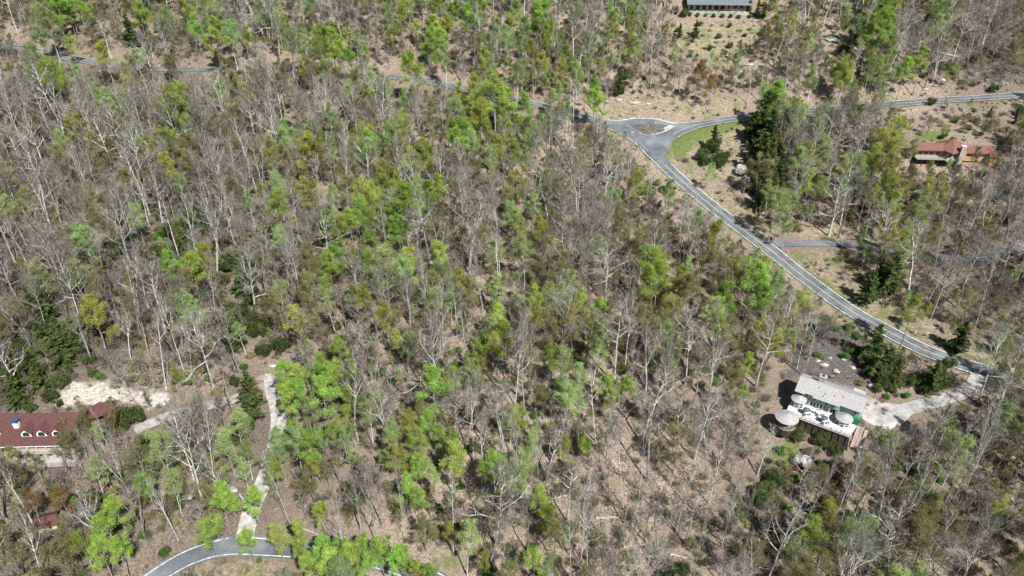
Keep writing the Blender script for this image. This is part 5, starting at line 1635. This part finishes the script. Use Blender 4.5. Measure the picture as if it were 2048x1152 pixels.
def make_rock(seed, sx, sy, sz, mat):
    import bmesh
    bm = bmesh.new(); bmesh.ops.create_icosphere(bm, subdivisions=3, radius=1.0)
    co = np.array([v.co[:] for v in bm.verts])
    n = _vn(co[:, 0] * 1.3 + seed, co[:, 1] * 1.3 + co[:, 2] * 0.9, seed) * 0.22 + _vn(co[:, 0] * 3.1 + seed, co[:, 1] * 3.1 + co[:, 2] * 2.3, seed + 3) * 0.09
    for v, k in zip(bm.verts, n):
        # facets: pull towards a few flat cuts
        c = v.co * (1 + k)
        for q in range(5):
            nn = Vector((sin(seed * 1.7 + q * 2.1), cos(seed * 2.3 + q * 1.3), 0.4 + 0.5 * sin(q + seed))).normalized()
            d = c.dot(nn) - 0.72
            if d > 0: c -= nn * d * 0.9
        v.co = Vector((c.x * sx, c.y * sy, c.z * sz))
    me = bpy.data.meshes.new('boulder'); bm.to_mesh(me); bm.free(); me.materials.append(MATS[mat])
    return me


ROCKS = """1658 78 22 5 g 58 long dark grey rock slab leaning on the upper right slope
1735 140 6 4 g 10 small grey boulder beside the yellow-green trees on the upper slope
1672 118 4 4 g 0 squat dark boulder just below the long rock slab
1868 170 10 4 p 5 pale flat ledge above the hillside road near the bright shrub
1885 160 6 4 p 40 rounded pale boulder on top of the roadside ledge
1850 176 8 4 g -10 grey flat ledge at the left end of the roadside ledges
1780 86 12 3 g -8 long low grey ledge above the hilltop lane
1270 206 12 4 p -4 wide pale ledge on the bank above the junction
1295 208 7 4 p 6 short pale ledge at the right end of the bank ledges
1236 200 8 5 g 10 grey boulder at the left end of the bank ledges
735 34 12 9 g 70 upright grey boulder on the slope above the upper road
880 52 14 9 g 30 broad grey boulder in the upper wood right of the upright one
650 68 6 4 p 0 small pale boulder above the upper road
805 540 12 7 p 30 pale boulder among green trees in the middle of the wood
880 688 14 9 g 10 large grey boulder between bare trees right of centre
500 275 9 7 p 40 white rock on the left slope beneath bare trees
815 258 12 6 g 0 grey boulder in the wood below the upper road
325 985 10 10 g 80 upright grey boulder with a white face below the bare tree
295 978 9 7 p 10 pale boulder left of the upright grey one
380 995 6 7 g 30 narrow grey boulder above the lower left leafing tree
465 980 11 9 g 15 dark grey boulder beside the gravel track
410 1010 9 6 g 0 low grey boulder near the valley road trees
898 1000 7 6 g 20 bluish grey boulder among the lower centre trees
1650 730 9 5 p 10 flat pale garden rock behind the green house, leftmost of the row
1672 742 8 6 p 50 rounded pale garden rock behind the green house chimney
1688 718 7 5 p 20 small pale garden rock under the evergreens behind the green house
1636 722 6 4 p 0 tiny pale garden rock near the leaning bare tree
1660 716 5 4 g 0 little grey garden rock between the pale garden rocks
1705 735 6 4 p 30 pale garden rock farthest right behind the green house
1663 752 6 4 g 0 grey garden rock next to the green house roof
1265 262 3 2 p 0 small white rock on the left of the traffic island
1280 262 4 2 p 0 white rock at the lower tip of the traffic island
1325 251 4 2 p 0 larger white rock on the right of the traffic island
1305 263 4 2 p 0 flat rock at the bottom edge of the traffic island
1310 245 4 2 g 0 tan rock at the top edge of the traffic island
265 832 7 4 p 10 pale block beside the gravel lane behind the dormered house
303 806 8 3 p 20 long pale block at the right end of the rubble slope
150 785 9 6 p 20 pale broken block on the left of the rubble slope
185 775 8 5 p 60 pale broken block at the top of the rubble slope
215 792 9 5 p 10 pale broken block in the middle of the rubble slope
245 778 7 4 p 40 pale broken block on the right of the rubble slope
170 802 6 4 p 0 pale broken block at the bottom of the rubble slope
545 728 10 4 p 20 pale block at the top of the gravel track
1558 162 8 4 p 10 pale ledge among trees left of the yellow-green trees
1500 130 9 4 p -10 low pale ledge below the hilltop clearing
2010 165 9 5 g 10 grey ledge at the right edge above the hillside road
1460 40 8 3 g 0 low grey retaining rock in front of the hilltop house
1510 42 9 3 g 0 low grey retaining rock right of the hilltop house
1760 1000 8 5 g 20 grey boulder in the lower right wood""".split("\n")
rockm = {}
for i, l in enumerate(ROCKS):
    a = l.split(" ", 6); px, py, rx, ry = map(float, a[:4]); mt = 'rock_pale' if a[4] == 'p' else 'rock_grey'
    p = unp(px, py); s = F / proj(p)[2]
    me = make_rock(i + 1, rx / s, max(ry, rx * 0.5) / s * 1.1, 0.55 * max(ry, rx * 0.45) / s, mt)
    o = link('boulder', me); o.location = (p[0], p[1], (bed(p[0], p[1]) if 'island' in l else gz(p[0], p[1])) + 0.1); o.rotation_euler = (0, 0, -R(float(a[5])))
    tag(o, a[6], "boulder", "rocks on the mountainside")

LOGS = """1192 1038 1240 1036 .4 longest pale fallen log, lying level among the bottom bare trees
1372 1036 1402 1016 .3 short pale fallen log tilted up right beneath bare trees
1405 1062 1440 1152 .32 long grey fallen trunk pointing down the bottom right slope
1090 770 1120 812 .25 thin pale fallen trunk beside the tall central bare trees
60 545 160 540 .25 dark fallen trunk on the left slope above the leaning trees
112 455 215 472 .3 long bleached fallen log crossing the left slope, right end lower
40 470 80 452 .3 short bleached fallen log at the left end of the crossed logs
150 440 215 446 .25 thin bleached fallen log above the crossed logs
165 408 250 414 .25 bleached fallen log near the top of the left slope
80 520 105 500 .25 short fallen log under the forked bare tree
165 620 235 626 .3 bleached fallen log right of the fork-trunked bare tree
365 705 450 692 .22 thin dark fallen trunk on the open brown patch
740 448 770 466 .32 pale fallen log beneath the central green trees
655 395 678 470 .25 long dark snag leaning in the middle left wood
1080 840 1130 900 .2 thin fallen trunk among the bottom central saplings
860 1075 905 1058 .22 pale fallen log left of the bottom yellow-green trees
1240 1095 1290 1090 .25 pale fallen log near the bottom twin bare trees
1340 1110 1390 1120 .25 pale fallen log right of the bottom bare trees
1440 905 1465 900 .22 short pale fallen log left of the garden
1920 60 1960 30 .25 bleached fallen log in the upper right wood
1830 40 1850 58 .2 short fallen log above the hilltop lane
480 990 520 1060 .2 grey fallen trunk beside the gravel track
205 1000 240 1030 .2 thin fallen trunk left of the bright bottom trees
1850 690 1875 700 .2 short pale log on the bank above the main road
1560 130 1600 160 .2 bleached fallen log below the long rock slab
600 1050 640 1064 .2 thin fallen log above the valley road""".split("\n")
for l in LOGS:
    a = l.split(" ", 5); p = unp(float(a[0]), float(a[1])); q = unp(float(a[2]), float(a[3])); r0 = float(a[4])
    k = 8; P = np.array([p + (q - p) * i / (k - 1) for i in range(k)])
    for i in range(k):
        P[i, 0] += rnd.uniform(-0.15, 0.15); P[i, 1] += rnd.uniform(-0.15, 0.15); P[i, 2] = gz(P[i, 0], P[i, 1]) + r0 * 0.7
    c0 = P[0].copy(); polys = [(P - c0, np.linspace(r0, r0 * 0.35, k))]; sd_ = [7]
    for m in range(5):
        i = rnd.randrange(3, k); d = np.array([rnd.uniform(-1, 1), rnd.uniform(-1, 1), rnd.uniform(0.1, 0.7)])
        B, br = branch(P[i] - c0, d, rnd.uniform(1, 2.6), r0 * 0.3, 4, 0, 0.2); polys.append((B, br)); sd_.append(4)
    V, Q = tubes(polys, sd_)
    o = link('fallen_log', quads_mesh('fallen_log', V, Q, ['wood_bleached' if 'dark' not in l else 'bark_grey']), None, tuple(c0))
    tag(o, a[5], "fallen log", "fallen logs on the forest floor")
print("SINGLES", len(single), {k: len(v) for k, v in by.items()}, "max ord", max(len(v) for v in bucket.values()))

# broken pale rock lying over the rubble slope
rm = [make_rock(90 + i, 0.9, 0.7, 0.45, 'rock_pale') for i in range(4)]
rp_ = []
for P in COVER['pale'][:2]:
    x0, y0 = P.min(0); x1, y1 = P.max(0)
    for _ in range(300):
        x, y = rnd.uniform(x0, x1), rnd.uniform(y0, y1)
        if inpoly(x, y, P): rp_.append((x, y, gz(x, y), rnd.uniform(0, 6), rnd.uniform(0.2, 1.1), rnd.uniform(0.3, 1.2), rnd.randrange(4)))
scatter('rubble', rm, rp_, "loose pale broken rock covering the cleared slope behind the dormered house")
